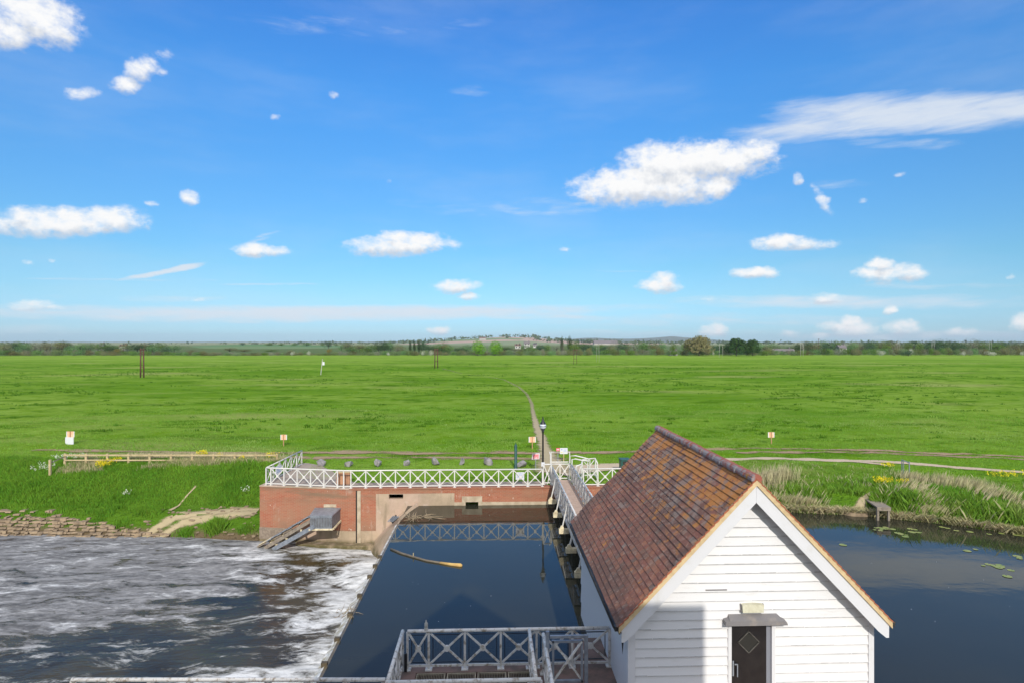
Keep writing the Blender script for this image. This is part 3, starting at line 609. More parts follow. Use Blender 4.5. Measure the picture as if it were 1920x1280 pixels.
hill('hills', 1300, 2300, [(-500, 649), (0, 648.5), (300, 650), (560, 647), (700, 646), (790, 641.5), (840, 638), (900, 634), (940, 632), (1000, 633), (1040, 637), (1100, 642), (1200, 643), (1500, 646), (1900, 645), (2400, 646)], mk_hill('ploughed_hill', [(.40, .27, .19), (.44, .30, .22), (.16, .22, .07), (.36, .26, .18), (.20, .24, .10), (.42, .29, .20)], .0021, 310), 'pale brown ploughed hill on the skyline')
hill('hills', 5200, 6000, [(-500, 641), (1000, 640), (1060, 636), (1110, 633), (1150, 635.5), (1200, 634.5), (1235, 633), (1262, 630.5), (1290, 633.5), (1340, 637), (1400, 641), (2400, 641)], mk_hill('blue_hills', [(.10, .13, .08), (.12, .14, .09)], .001), 'faint distant ridge on the skyline')

# ------------------------------------------------------------------ retaining wall
def wall():
    r = root('retaining_wall', (0, YWALL, -3.2), 'long red brick and concrete retaining wall with openings below the far white railing', 'wall')
    A0 = Vector((XWL, YWL, 0)); B0 = Vector((Q(655, 33.05).x, YWALL, 0)); zt = -.05; zb = -3.9
    def slab(a, b, z0, z1, th, out, name, mat):
        a = Vector(a); b = Vector(b); d = (b - a).normalized(); n = Vector((-d.y, d.x, 0))
        p = [a - n * out, b - n * out, b + n * th, a + n * th]
        return MB().prism([(q.x, q.y, z0) for q in p], (0, 0, z1 - z0)).build(name, mat, r)
    def along(px):    # point on the face under image column px
        u = (px - 960) / F; d = Vector((u * CA + SA, CA - u * SA, 0)); e = B0 - A0
        # intersect ray t*d with line A0 + s*e
        s = (A0.x * d.y - A0.y * d.x) / (d.x * e.y - d.y * e.x); q = A0 + e * s
        if q.x > B0.x: t = YWALL / d.y; q = d * t
        return q
    slab(A0, B0, -2.35, zt, .4, 0, 'brickwork', M['brick'])
    slab(A0, B0, zb, -2.354, .4, .02, 'concrete_base', M['concrete'])
    c0 = along(705); c1 = along(852)
    slab(B0, c0, -2.35, zt, .4, 0, 'brickwork', M['brick']); slab(B0, c0, zb, -2.354, .4, .02, 'concrete_base', M['concrete'])
    # middle concrete panel with a slot opening
    o0 = along(729); o1 = along(756); oz1 = ZD(926.5, 33); oz0 = ZD(935.5, 33)
    for (a, b, z0, z1) in ((c0, o0, zb, -.30), (o1, c1, zb, -.30), (o0, o1, zb, oz0), (o0, o1, oz1, -.30)):
        slab(a, b, z0, z1, .4, .004, 'concrete_panel', M['concrete'])
    slab(c0, c1, -.296, zt, .4, 0, 'brickwork', M['brick'])
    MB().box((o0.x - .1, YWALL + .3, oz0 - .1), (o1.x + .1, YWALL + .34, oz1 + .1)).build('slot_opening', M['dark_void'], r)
    # right red section with culvert
    k0 = along(866); k1 = along(904); h0 = along(873); h1 = along(897); kz = ZD(931.5, 33); hz = ZD(942, 33)
    xr = Vector((XWR, YWALL, 0))
    for (a, b, z0, z1) in ((c1, k0, -.80, zt), (k0, k1, kz + .0, zt), (k1, xr, -.80, zt)):
        slab(a, b, z0, z1, .4, 0, 'brickwork', M['brick'])
    slab(c1, k0, zb, -.804, .4, .03, 'concrete_base', M['culvert_stone']); slab(k1, xr, zb, -.804, .4, .03, 'concrete_base', M['culvert_stone'])
    for (a, b, z0, z1) in ((k0, h0, zb, kz - .003), (h1, k1, zb, kz - .003), (h0, h1, hz, kz - .003)):
        slab(a, b, z0, z1, .4, .06, 'culvert_surround', M['culvert_stone'])
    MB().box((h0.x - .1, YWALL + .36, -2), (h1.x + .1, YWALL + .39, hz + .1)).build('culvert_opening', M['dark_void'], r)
    slab(A0, along(556), -3.0, -2.356, .02, .045, 'blue_brick_panel', simple('grey_brown_brick', (.20, .155, .115), (.30, .24, .18), 9, .9, .3, 14))
    # coping strip under the rail feet
    d = (B0 - A0).normalized(); n = Vector((-d.y, d.x, 0))
    MB().prism([(q.x, q.y, zt) for q in (A0 - n * .05, B0 - Vector((0, .05, 0)), B0 + Vector((0, .42, 0)), A0 + n * .42)], (0, 0, .06)).build('coping', M['concrete'], r)
    MB().prism([(q[0], q[1], zt) for q in ((B0.x + .002, YWALL - .05), (XWR, YWALL - .05), (XWR, YWALL + .42), (B0.x + .002, YWALL + .42))], (0, 0, .06)).build('coping', M['brick'], r)
    # return wall running back at the left end
    e = Q(566, 39.3); MB().prism([(q[0], q[1], zb) for q in ((A0.x - .02, A0.y + .36), (A0.x + .4, A0.y + .36), (e.x + .35, e.y), (e.x - .07, e.y))], (0, 0, zb * -1 - .03)).build('return_wall', M['concrete'], r)
    # expansion joint and pale pilaster
    j = along(669); MB().box((j.x - .05, j.y - .03, zb), (j.x + .02, j.y - .022, -.1)).build('movement_joint', M['dark_void'], r)
    MB().box((j.x + .03, j.y - .05, zb), (j.x + .22, j.y - .021, -.12)).build('render_strip', M['culvert_stone'], r)
    # ledge at the foot of the wall
    a = A0 - n * .02; l0 = along(560)
    MB().prism([(q[0], q[1], -3.5) for q in ((l0.x, l0.y - .55), (B0.x, YWALL - .5), (c0.x + .3, YWALL - .5), (c0.x + .3, YWALL - .03), (B0.x, YWALL - .03), (l0.x, l0.y - .03))], (0, 0, .5)).build('footing_ledge', M['concrete'], r)
    return along
along = wall()

# abutment: concrete apron sweeping from the wall down to the weir end
def abutment():
    V = []; Fc = []
    # rows from the wall (k=0) outward to the weir (k=1); left foot to right top
    n = 10
    for i in range(n + 1):
        t = i / n
        # top edge curve: from wall at px 770 (ZW+.12) curving to weir start
        top = Vector((WX0 + .55 * (1 - t) ** 2 - .02, YWALL - .02 - 3.3 * t, ZW + .16 * (1 - t) + .03))
        foot = Vector((-6.7 + 1.35 * t ** 1.3, YWALL - .02 - 3.3 * t * (0.85 + .15 * t), ZL - .12))
        for k in range(7):
            s = k / 6; q = foot.lerp(top, s); q.z = foot.z + (top.z - foot.z) * (s ** .8); V.append(q[:])
        V.append((top.x + .35, top.y, ZW - .5))
    m = 8
    for i in range(n):
        for k in range(m - 1): a = i * m + k; Fc.append((a, a + m, a + m + 1, a + 1))
    o = link_mesh('weir_abutment', V, Fc, M['concrete'], smooth=True); tag(o, 'stained sloping concrete abutment between the brick wall and the weir crest', 'abutment')
    # rusty grating in the abutment
    r = root('grating', (WX0 - .45, YWALL - 1.6, ZW - .35), 'small dark iron grating set in the concrete abutment', 'grating')
    MB().bar((WX0 - .62, YWALL - 1.75, ZW - .36), (WX0 - .32, YWALL - 1.65, ZW - .1), .42, .03, up=(-.5, -.4, .8)).build('plate', M['dark_void'], r)
    b = MB()
    for k in range(4): t = (k - 1.5) * .1; b.bar((WX0 - .64 + t, YWALL - 1.82 - t * .3, ZW - .34), (WX0 - .36 + t, YWALL - 1.72 - t * .3, ZW - .06), .025, .05, up=(-.5, -.4, .8))
    b.build('bar_grid', M['steel'], r)
abutment()

# ------------------------------------------------------------------ weir
def weir():
    r = root('weir', (WX0, 20, ZL), 'long straight weir crest with white water pouring down its left side', 'weir')
    ys = np.arange(4, YWALL - 3.1, .25); V = []; Fc = []
    prof_ = [(.35, -.5), (.06, -.02), (.02, .012), (-.05, .008), (-.14, -.04), (-.30, -.32), (-.48, -.85), (-.72, -1.45), (-1.05, -1.95), (-1.6, -2.3)]
    for i, y in enumerate(ys):
        for j, (dx, dz) in enumerate(prof_):
            w = (fbm(y * 1.0, j * .7, .8, 3) - .5) * .16 * min(1, max(0, -dx * 2.5)); V.append((WX0 + dx + w * .6, y, ZW + dz + w))
    n = len(prof_)
    for i in range(len(ys) - 1):
        for j in range(n - 1): a = i * n + j; Fc.append((a, a + 1, a + n + 1, a + n))
    # crest strip (wet stone) and cascade share the profile but are two parts
    Fa = [f for f in Fc if 1 <= (f[0] % n) < 3]; Fb = [f for f in Fc if (f[0] % n) >= 3]
    link_mesh('crest', V, Fa, simple('wet_crest_stone', (.17, .13, .07), (.10, .08, .045), 3, .25, .3), r, True)
    link_mesh('cascade', V, Fb, M['cascade'], r, True)
    for (px, py) in ((716, 1045), (704, 1062), (692, 1082), (676, 1118), (655, 1153), (623, 1200), (599, 1247)):
        y = P(px, py, ZW).y; MB().box((WX0 - .15, y - .06, ZW - .25), (WX0 + .02, y + .06, ZW + .10)).build('crest_block', M['crest_iron'], r)
weir()
def twigs(name, c, n, L, label, mat, spread=1.0, up=.35, rad=.02, seed=1):
    rnd = random.Random(seed); r = root(name, c, label, 'debris'); b = MB()
    for i in range(n):
        a = rnd.uniform(0, 2 * pi); l = L * rnd.uniform(.4, 1); d = Vector((math.cos(a) * spread, math.sin(a), 0))
        p0 = Vector(c) + Vector((rnd.uniform(-.3, .3), rnd.uniform(-.3, .3), .02)); p1 = p0 + d * l * .5 + Vector((0, 0, up * rnd.random())); p2 = p0 + d * l + Vector((rnd.uniform(-.1, .1), rnd.uniform(-.1, .1), up * rnd.uniform(-.2, 1)))
        b.tube([p0, p1, p2], [rad, rad * .8, rad * .3], 5)
    b.build('branch', mat, r)
twigs('driftwood', P(768, 975, ZW)[:], 15, .85, 'tangle of pale dead branches caught where the weir meets the brick wall', M['oak'], seed=3, rad=.016)
twigs('driftwood', P(800, 968, ZW)[:], 10, 1.2, 'few brown twigs floating in the corner of the pool by the wall', M['oak'], up=.05, seed=5)
twigs('driftwood', P(650, 1150, ZW)[:], 22, .55, 'small heap of twigs lodged on the middle of the weir crest', M['oak'], .4, .12, .012, seed=8)
def logthing():
    pts = [P(x, y, ZW + .03) for x, y in ((733, 1028), (752, 1036), (775, 1043), (800, 1050), (825, 1054), (848, 1057.5), (863, 1059))]
    r = root('floating_log', pts[0][:], 'long thin curved log floating in the pool with one pale yellow end', 'log')
    MB().tube([p[:] for p in pts[:5]], [.045, .045, .042, .042, .045], 8).build('stem', simple('wet_log_bark', (.17, .14, .10), (.11, .09, .065), 6, .6, .3), r, True)
    MB().tube([pts[4][:], pts[5][:], pts[6][:], (pts[6] + Vector((.08, -.02, .0)))[:]], [.046, .065, .085, .04], 8).build('pale_end', simple('bleached_log_end', (.62, .42, .14), (.5, .3, .1), 5, .8, .3), r, True)
    MB().tube([pts[2][:], (pts[2] + Vector((0, .02, .16)))[:]], .02, 6).build('branch_stub', M['pale_timber'], r)
logthing()

# ------------------------------------------------------------------ railings
MESHC = {}
def panel_mesh(kind, L, hgt, mat, s=1.0, boss=True):
    key = (kind, round(L, 3), round(hgt, 3), mat.name)
    if key in MESHC: return MESHC[key]
    b = MB(); z0 = .11; z1 = hgt - .03
    if kind == 'post':
        b.bar((0, 0, 0), (0, 0, hgt - .02), .055 * s, .055 * s, up=(0, 1, 0)); b.box((-.085, -.085, 0), (.085, .085, .025))
    elif kind == 'cross':
        m = .04; b.bar((m, 0, z0 + .04), (L - m, 0, z1 - .03), .03, .045); b.bar((m, .002, z1 - .03), (L - m, .002, z0 + .04), .03, .045)
        c = (L / 2, 0, (z0 + z1) / 2)
        if boss:
            V = []; n = 10
            for y in (-.03, .03):
                for k in range(n): t = 2 * pi * k / n; V.append((c[0] + .075 * math.cos(t), y, c[2] + .075 * math.sin(t)))
            b.add(V, [tuple(range(n)), tuple(range(n, 2 * n))[::-1]] + [(k, k + n, (k + 1) % n + n, (k + 1) % n) for k in range(n)])
    elif kind == 'frame':
        for (x0, zz0, x1, zz1) in ((.1, z0 + .06, L - .1, z0 + .06), (.1, z1 - .08, L - .1, z1 - .08), (.1, z0 + .06, .1, z1 - .08), (L - .1, z0 + .06, L - .1, z1 - .08)):
            b.bar((x0, .035, zz0), (x1, .035, zz1), .02, .025, up=(0, 1, 0), ext=.012)
        x = .16
        while x < L - .12: b.bar((x, .035, z0 + .06), (x, .035, z1 - .08), .003, .003, up=(0, 1, 0)); x += .05
    me = bpy.data.meshes.new(kind); me.from_pydata([tuple(v) for v in b.V], [], b.F); me.update(); me.materials.append(mat); MESHC[key] = me
    return me
def put(name, me, loc, rz, parent):
    o = bpy.data.objects.new(name, me); COL.objects.link(o); o.parent = parent; o.location = Vector(loc) - base_of(parent); o.rotation_euler = (0, 0, rz); return o
def railing(label, pts, n_panels, z0=0.0, hgt=1.0, mat=None, frame=False, cross=True, firstpost=True, lastpost=True, group=None, name='railing', r=None, rr=.038, boss=True, foot=True):
    """pts: plan polyline; n_panels per segment"""
    mat = mat or M['white_rail']
    if r is None: r = root(name, (pts[0][0], pts[0][1], z0), label, 'railing', group)
    P3 = [Vector((p[0], p[1], z0)) for p in pts]; up = Vector((0, 0, 1))
    MB().tube([(p + up * hgt)[:] for p in P3], rr, 8).build('top_rail', mat, r, True)
    b = MB()
    for i in range(len(P3) - 1): b.bar((P3[i] + up * .1)[:], (P3[i + 1] + up * .1)[:], .04, .05)
    b.build('bottom_rail', mat, r)
    for i in range(len(P3) - 1):
        a, c = P3[i], P3[i + 1]; d = c - a; L = d.length / n_panels[i]; rz = math.atan2(d.y, d.x)
        for k in range(n_panels[i] + 1):
            if k == 0 and (i > 0 or not firstpost): continue
            if k == n_panels[i] and i == len(P3) - 2 and not lastpost: continue
            put('post', panel_mesh('post', 0, hgt, mat), a + d * (k / n_panels[i]), rz, r)
        for k in range(n_panels[i]):
            q = a + d * (k / n_panels[i])
            if cross and L > .45: put('cross_brace', panel_mesh('cross', L, hgt, mat, boss=boss), q, rz, r)
            if frame: put('mesh_panel', panel_mesh('frame', L, hgt, M['dark_mesh']), q, rz, r)
    return r
RY = YWALL + .12
pA = Q(499, 33.85); pA2 = Q(508, 33.8); pB = Q(633, 33.15); pC = Q(644.5, 33.1); pD = Q(658, 33.1); RY = pD.y
def onwall(px): u = (px - 960) / F; d = (u * CA + SA, CA - u * SA); return (d[0] * RY / d[1], RY)
MR = railing('long white cross braced railing along the top of the far brick wall', [pA, pA2, pB, pC, pD, onwall(1017)], [1, 5, 1, 1, 13], 0, .98)
railing('white railing running back from the left end of the far wall', [pA + Vector((0, .06, 0)), Q(566, 39.2)], [6], 0, .98, mat=M['grey_rail'])
railing('short raised white railing panel between the far wall and the footbridge', [onwall(1018.5), onwall(1034)], [1], .12, 1.13, firstpost=True)
railing('white cross braced railing right of the footbridge, partly behind the tiled roof', [onwall(1094), onwall(1202), (XWR, RY)], [4, 3], 0, .98)
# white notices tied to railings
def notice(c, w, h, nrm, label, group=None):
    n = Vector(nrm).normalized(); s = Vector((0, 0, 1)).cross(n).normalized(); c = Vector(c)
    r = root('notice_board', c[:], label, 'sign', group)
    MB().bar((c - s * w / 2)[:], (c + s * w / 2)[:], .02, h).build('plate', M['sign_white'], r)
    b = MB()
    for k in range(4): zz = c.z + h * (.3 - .17 * k); L = w * (.38 if k % 2 else .30); b.bar((c - s * L + n * .013 + Vector((0, 0, zz - c.z)))[:], (c + s * L + n * .013 + Vector((0, 0, zz - c.z)))[:], .004, h * .05)
    b.build('printing', M['ink'], r)
q = onwall(975); notice((q[0], q[1] + .06, .60), .48, .42, (0, -1, 0), 'white notice tied to the long far railing near the footbridge')
q = Q(521, 35.3); notice((q.x + .05, q.y, .55), .6, .5, (1, -.2, 0), 'grey white notice tied to the railing that runs back on the left')

# things seen through the far railing: a slatted timber box at the bend
def crate():
    c = Q(645, 34.0); r = root('timber_box', c[:], 'small slatted orange brown timber box behind the bend of the far railing', 'box')
    b = MB()
    for k in range(6): b.box((c.x - .36 + k * .125, c.y - .22, .05), (c.x - .27 + k * .125, c.y - .2, .75))
    b.box((c.x - .38, c.y - .198, .05), (c.x + .38, c.y + .2, .72)); b.build('slats', simple('orange_timber', (.45, .24, .13), (.33, .17, .1), 5, .8), r)
    MB().box((c.x - .42, c.y - .25, .722), (c.x + .42, c.y + .24, .77)).build('lid', M['pale_timber'], r)
crate()

# ------------------------------------------------------------------ footbridge
def footbridge():
    r = root('footbridge', (4.05, 20.5, -.6), 'narrow buff decked footbridge with grey white railings leading to the far bank', 'footbridge')
    x0, x1 = 3.50, 4.68; y0, y1 = 19.3, 34.9
    MB().box((x0 + .03, y0, -.08), (x1 - .03, y1, 0.03)).build('deck', M['deck'], r)
    MB().box((x0 + .0, y0, -.32), (x0 + .12, YWALL - .1, -.084)).build('edge_beam', M['grey_rail'], r)
    MB().box((x1 - .12, y0, -.32), (x1, YWALL - .1, -.084)).build('edge_beam', M['grey_rail'], r)
    n = 18; L = (34.4 - y0) / n
    for (x, ff) in ((x0, True), (x1, True)):
        g_ = MB().tube([(x, y0, 1.02), (x, 34.4, 1.02)], .045, 8).build('top_rail', M['grey_rail'], r, True)
        MB().bar((x, y0, .12), (x, 34.4, .12), .05, .06).build('bottom_rail', M['grey_rail'], r)
        for k in range(n + 1): put('post', panel_mesh('post', 0, 1.0, M['grey_rail']), (x, y0 + k * L, .0), pi / 2, r)
        for k in range(n):
            put('cross_brace', panel_mesh('cross', L, 1.0, M['grey_rail']), (x, y0 + k * L, 0), pi / 2, r)
            put('mesh_panel', panel_mesh('frame', L, 1.0, M['grey_rail']), (x, y0 + k * L, 0), pi / 2 if x == x0 else pi / 2, r)
    for (px, py) in ((1029.5, 918), (1037.2, 939.5), (1045.6, 964.7), (1055.5, 994.7), (1067.7, 1030.6), (1081, 1076)):
        y = P(px, py, -.35).y
        o = MB().box((x0 - .44, y - .09, -.45), (x0 - .004, y + .09, -.25)).build('outrigger', M['cream_end'], r)
        MB().bar((x0 - .30, y - .02, -.23), (x0 - .04, y - .02, .93), .05, .05, up=(0, 1, 0)).build('strut', M['white_rail'], o).location = (0, 0, 0)
        MB().prism([(x0 - .42, y - .06, -.247), (x0 - .18, y - .06, -.247), (x0 - .26, y - .06, -.10), (x0 - .34, y - .06, -.10)], (0, .08, 0)).build('strut_shoe', M['cream_end'], o).location = (0, 0, 0)
    # swing gate closing the far end, with a raised bar above
    return x0, x1
BX0, BX1 = footbridge()
def bridge_gates():
    y = 35.0
    r = root('bridge_gate', (BX0, y, 0), 'white cross braced gate closing the far end of the footbridge', 'gate')
    railing('', [(BX0 + .04, y), (BX1 - .04, y)], [2], .0, .93, mat=M['white_rail'], r=r, boss=True)
    r2 = root('barrier_frame', (BX0, y + .5, 0), 'white tubular barrier frame standing just past the bridge gate', 'barrier')
    MB().tube([(BX0 + .12, y + .5, 0), (BX0 + .12, y + .5, 1.55), (BX1 + .05, y + .5, 1.55), (BX1 + .05, y + .5, 0)], .035, 8).build('hoop', M['white_rail'], r2)
    MB().tube([(BX0 + .12, y + .5, .95), (BX1 + .05, y + .5, .95)], .03, 8).build('cross_bar', M['white_rail'], r2)
    r3 = root('tall_post', (BX0 - .08, 34.55, 0), 'tall thin white post at the left corner of the bridge gate', 'post')
    MB().tube([(BX0 - .02, 34.5, 0), (BX0 - .02, 34.5, 1.55), (BX0 - .08, 34.5, 1.75)], .038, 8).build('shaft', M['white_rail'], r3)
    r4 = root('handrail', (BX1, 34.6, 0), 'pair of tall white handrail hoops sweeping down from the right of the bridge gate', 'handrail')
    pt = lambda px, py, D: Q(px, D, ZD(py, D))
    for (dD, pts, nm) in ((35.2, ((1068.5, 880), (1068.5, 854), (1079, 853.5), (1092, 856.5), (1103, 859.5), (1106, 863), (1106, 884)), 'hoop'), (34.6, ((1072.5, 878), (1072.5, 860.5), (1079, 859.5), (1091, 862), (1104, 863.5)), 'hoop')):
        MB().tube([pt(x, y_, dD + i * .06)[:] for i, (x, y_) in enumerate(pts)], .035, 8).build(nm, M['white_rail'], r4)
    MB().tube([pt(1102, 862, 35.0)[:], pt(1102, 898, 35.0)[:]], .035, 8).build('leg', M['white_rail'], r4)
    MB().tube([pt(1106, 862, 35.6)[:], pt(1106, 892, 35.6)[:]], .035, 8).build('leg', M['white_rail'], r4)
    r5 = root('kissing_gate', (BX1 + .3, 34.6, 0), 'low white railed enclosure to the right of the bridge gate', 'gate')
    railing('', [Q(1080, 33.9), Q(1090, 34.4), Q(1092, 35.8), Q(1116, 36.2), Q(1120, 34.8)], [1, 1, 1, 1], 0, 1.06, r=r5, boss=False)
bridge_gates()
# sluice gates and void under the footbridge
def sluice():
    r = root('sluice_gates', (4.2, 27, -2), 'dark sluice gates in deep shade beneath the footbridge', 'sluice')
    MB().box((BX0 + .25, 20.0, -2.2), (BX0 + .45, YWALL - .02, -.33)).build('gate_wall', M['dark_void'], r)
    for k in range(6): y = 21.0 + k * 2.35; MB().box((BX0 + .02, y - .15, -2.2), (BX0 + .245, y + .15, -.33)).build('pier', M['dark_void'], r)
sluice()

# ------------------------------------------------------------------ lamp, bollard, bin, signs, rocks
def lamp():
    c = Q(1018, 34.3); x, y = c.x, c.y
    r = root('street_lamp', (x, y, 0), 'black lamp post with white globe and pointed cap beside the bridge end', 'street lamp')
    MB().lathe((x, y, 0), [(.11, 0), (.11, .25), (.075, .32), (.06, 1.0), (.055, 1.2), (.045, 2.9), (.07, 2.95), (.09, 3.05), (.0, 3.06)], 14).build('post', M['black'], r, True)
    MB().lathe((x, y, 3.29), [(.19 * math.sin(t), -.19 * math.cos(t)) for t in np.linspace(.01, pi - .01, 14)], 18).build('globe', M['globe'], r, True)
    MB().lathe((x, y, 3.29), [(.193, -.015), (.205, -.015), (.205, .015), (.193, .015)], 18).build('band', M['black'], r)
    MB().lathe((x, y, 3.40), [(.17, 0.0), (.16, .04), (.085, .16), (.045, .28), (.03, .36), (.035, .39), (.0, .46)], 14).build('cap', M['black'], r, True)
    MB().lathe((x, y, 3.05), [(.05, 0), (.12, .04), (.13, .09), (.1, .1)], 14).build('collar', M['black'], r, True)
    MB().box((x - .10, y - .08, .98), (x + .10, y - .062, 1.22)).build('label_plate', M['sign_white'], r)
lamp()
def bollard():
    c = P(967, 878); x, y = c.x, c.y
    r = root('marker_post', (x, y, 0), 'slim dark green marker post in the grass beside a boulder', 'post')
    MB().lathe((x, y, 0), [(.12, 0), (.11, .06), (.09, .1), (.09, 1.5), (.06, 1.56), (0, 1.57)], 10).build('shaft', M['green_metal'], r, True)
    MB().tube([(x, y, 1.56), (x, y, 1.68)], .02, 6).build('finial', M['green_metal'], r)
bollard()
def litter_bin():
    c = P(1171, 886); x, y = c.x, c.y
    r = root('litter_bin', (x, y, 0), 'dark green litter bin on the gravel beside the tiled roof', 'bin')
    w = .28; MB().box((x - w, y - w, .03), (x + w, y + w, .82)).build('body', M['green_metal'], r)
    MB().box((x - w - .03, y - w - .03, .822), (x + w + .03, y + w + .03, .90)).build('lid', M['green_metal'], r)
    MB().box((x - .17, y - w - .006, .60), (x + .17, y - w - .001, .76)).build('opening', M['dark_void'], r)
litter_bin()
def back_sign(px, py, D, w, h, zc, label, white=False, post=True):
    """notice seen from behind: its post stands in front of the board"""
    c = Q(px, D); x, y = c.x, c.y; g0 = float(gz(x, y))
    r = root('field_sign', (x, y, g0), label, 'sign', 'small boards standing along the edge of the meadow')
    z = g0 + zc
    MB().box((x - w / 2, y, z - h / 2), (x + w / 2, y + .015, z + h / 2)).build('board', M['sign_orange'], r)
    MB().box((x - .035, y - .05, g0 - .1), (x + .035, y - .002, z + h / 2 + .03)).build('post', simple('sign_post', (.40, .22, .11)) if 'sign_post' not in bpy.data.materials else bpy.data.materials['sign_post'], r)
    b = MB()
    for s in (-1, 1): b.box((x + s * w / 2 - .03, y - .004, z - h / 2), (x + s * w / 2 + .03, y - .001, z + h / 2))
    b.build('edge_strip', M['sign_white'], r)
    if white: MB().box((x - w / 2 - .06, y - .09, g0 + .02), (x + w / 2 + .02, y - .06, z - h / 2 + .02)).build('lower_board', M['sign_white'], r)
back_sign(132, 0, 47.0, .56, .46, .80, 'orange board above a white board, at the far left edge of the meadow', True)
back_sign(532, 0, 46.5, .44, .40, .70, 'orange pink board on a thin post, behind the left railing')
back_sign(998, 0, 45.2, .48, .42, .72, 'orange board on a thin post, left of the lamp post')
back_sign(1446, 0, 47.5, .46, .42, .74, 'orange pink board on a thin post, beyond the roof peak')
def red_sign():
    c = P(1004.5, 881); x, y = c.x, c.y; r = root('warning_sign', (x, y, 0), 'tilted white edged red warning sign just left of the lamp post', 'sign')
    MB().box((x - .02, y, 0), (x + .02, y + .04, .72)).build('post', M['steel'], r)
    z = .90
    def tl(a, b_, yy, dy, nm, m_): MB().prism([(x + a[0], yy, z + a[1]), (x + a[0] + b_[0], yy, z + a[1] + .05 * b_[0]), (x + a[0] + b_[0] + .03, yy, z + a[1] + b_[1] + .05 * b_[0]), (x + a[0] + .03, yy, z + a[1] + b_[1])], (0, dy, 0)).build(nm, m_, r)
    tl((-.25, -.2), (.48, .37), y - .02, .018, 'board', M['sign_white']); tl((-.215, -.165), (.41, .30), y - .024, .003, 'red_field', M['sign_pink'])
    for k, (a, w) in enumerate((((-.17, .04), .3), ((-.17, -.03), .32), ((-.15, -.12), .12), ((.06, -.12), .10))): tl(a, (w, .05), y - .028, .003, 'lettering', M['sign_red'])
red_sign()
def white_sign():
    c = Q(1057, 40.2); x, y = c.x, c.y; r = root('information_sign', (x, y, 0), 'white information board on a pale post beyond the bridge gate', 'sign')
    z = H - (844.5 - 640) / F * 40.2
    MB().box((x - .03, y + .01, 0), (x + .03, y + .06, z)).build('post', M['pale_timber'], r)
    MB().box((x - .26, y - .02, z - .2), (x + .26, y, z + .2)).build('board', M['sign_white'], r)
    b = MB(); b.box((x - .19, y - .026, z + .06), (x - .09, y - .021, z + .12)); b.box((x - .02, y - .026, z + .07), (x + .19, y - .021, z + .095)); b.box((x - .02, y - .026, z - .0), (x + .17, y - .021, z + .02)); b.box((x - .02, y - .026, z - .06), (x + .19, y - .021, z - .04))
    b.build('printing', M['ink'], r)
    MB().box((x - .19, y - .026, z - .12), (x - .1, y - .021, z - .06)).build('symbol', M['ink_yellow'], r)
    r2 = root('warning_sign', (x - .38, y + .1, 0), 'small red warning sign left of the white information board', 'sign')
    MB().box((x - .5, y + .08, z - .02), (x - .27, y + .1, z + .18)).build('board', M['sign_red'], r2)
    MB().box((x - .46, y + .074, z + .05), (x - .31, y + .079, z + .11)).build('lettering', M['sign_white'], r2)
    MB().box((x - .40, y + .101, 0), (x - .36, y + .13, z)).build('post', M['steel'], r2)
white_sign()
def rock(px, py, w, h, seed, label, group='grey boulders spaced along the grass verge'):
    rnd = np.random.default_rng(seed); c = P(px, py); V = []; n = 60
    import bmesh
    bm = bmesh.new()
    for k in range(18):
        d = rnd.normal(size=3); d /= np.linalg.norm(d); rr = rnd.uniform(.8, 1.08)
        bm.verts.new((c.x + d[0] * w * .5 * rr, c.y + d[1] * w * .42 * rr, h * .42 + d[2] * h * .58 * rr + (.12 * h * np.sign(d[0]) * (1 if seed % 2 else -1))))
    bmesh.ops.convex_hull(bm, input=bm.verts); bmesh.ops.subdivide_edges(bm, edges=bm.edges, cuts=2, use_grid_fill=True)
    for v in bm.verts: k = 1 + .05 * (float(fbm(v.co.x * 3 + v.co.z * 2, v.co.y * 3, .4, 3)) - .5) * 2; v.co.x = c.x + (v.co.x - c.x) * k; v.co.z = max(-.05, v.co.z * k)
    me = bpy.data.meshes.new('boulder'); off = Vector((c.x, c.y, 0))
    for v in bm.verts: v.co -= off
    bm.to_mesh(me); bm.free(); me.materials.append(M['rock']); o = bpy.data.objects.new('boulder', me); COL.objects.link(o); o.location = off; tag(o, label, 'boulder', group)
for i, (px, py, w, h, lb) in enumerate(((602, 873, .72, .48, 'grey boulder nearest the left railing, leftmost of the row'), (654, 873.5, .72, .46, 'low sloping grey boulder, second from the left railing'), (708, 873, .58, .50, 'upright grey boulder, third from the left railing'), (763, 872, .55, .40, 'small lumpy grey boulder in the middle left of the row'), (817, 871, .62, .58, 'tall pale grey boulder in the middle of the row'), (865, 871, .50, .46, 'small darker boulder right of the tall pale one'), (915.5, 871, .68, .56, 'broad flat topped boulder, last before the green marker post'), (977, 875, .9, .42, 'low pointed boulder partly behind the green marker post'))):
    rock(px, py, w, h, 20 + i, lb)

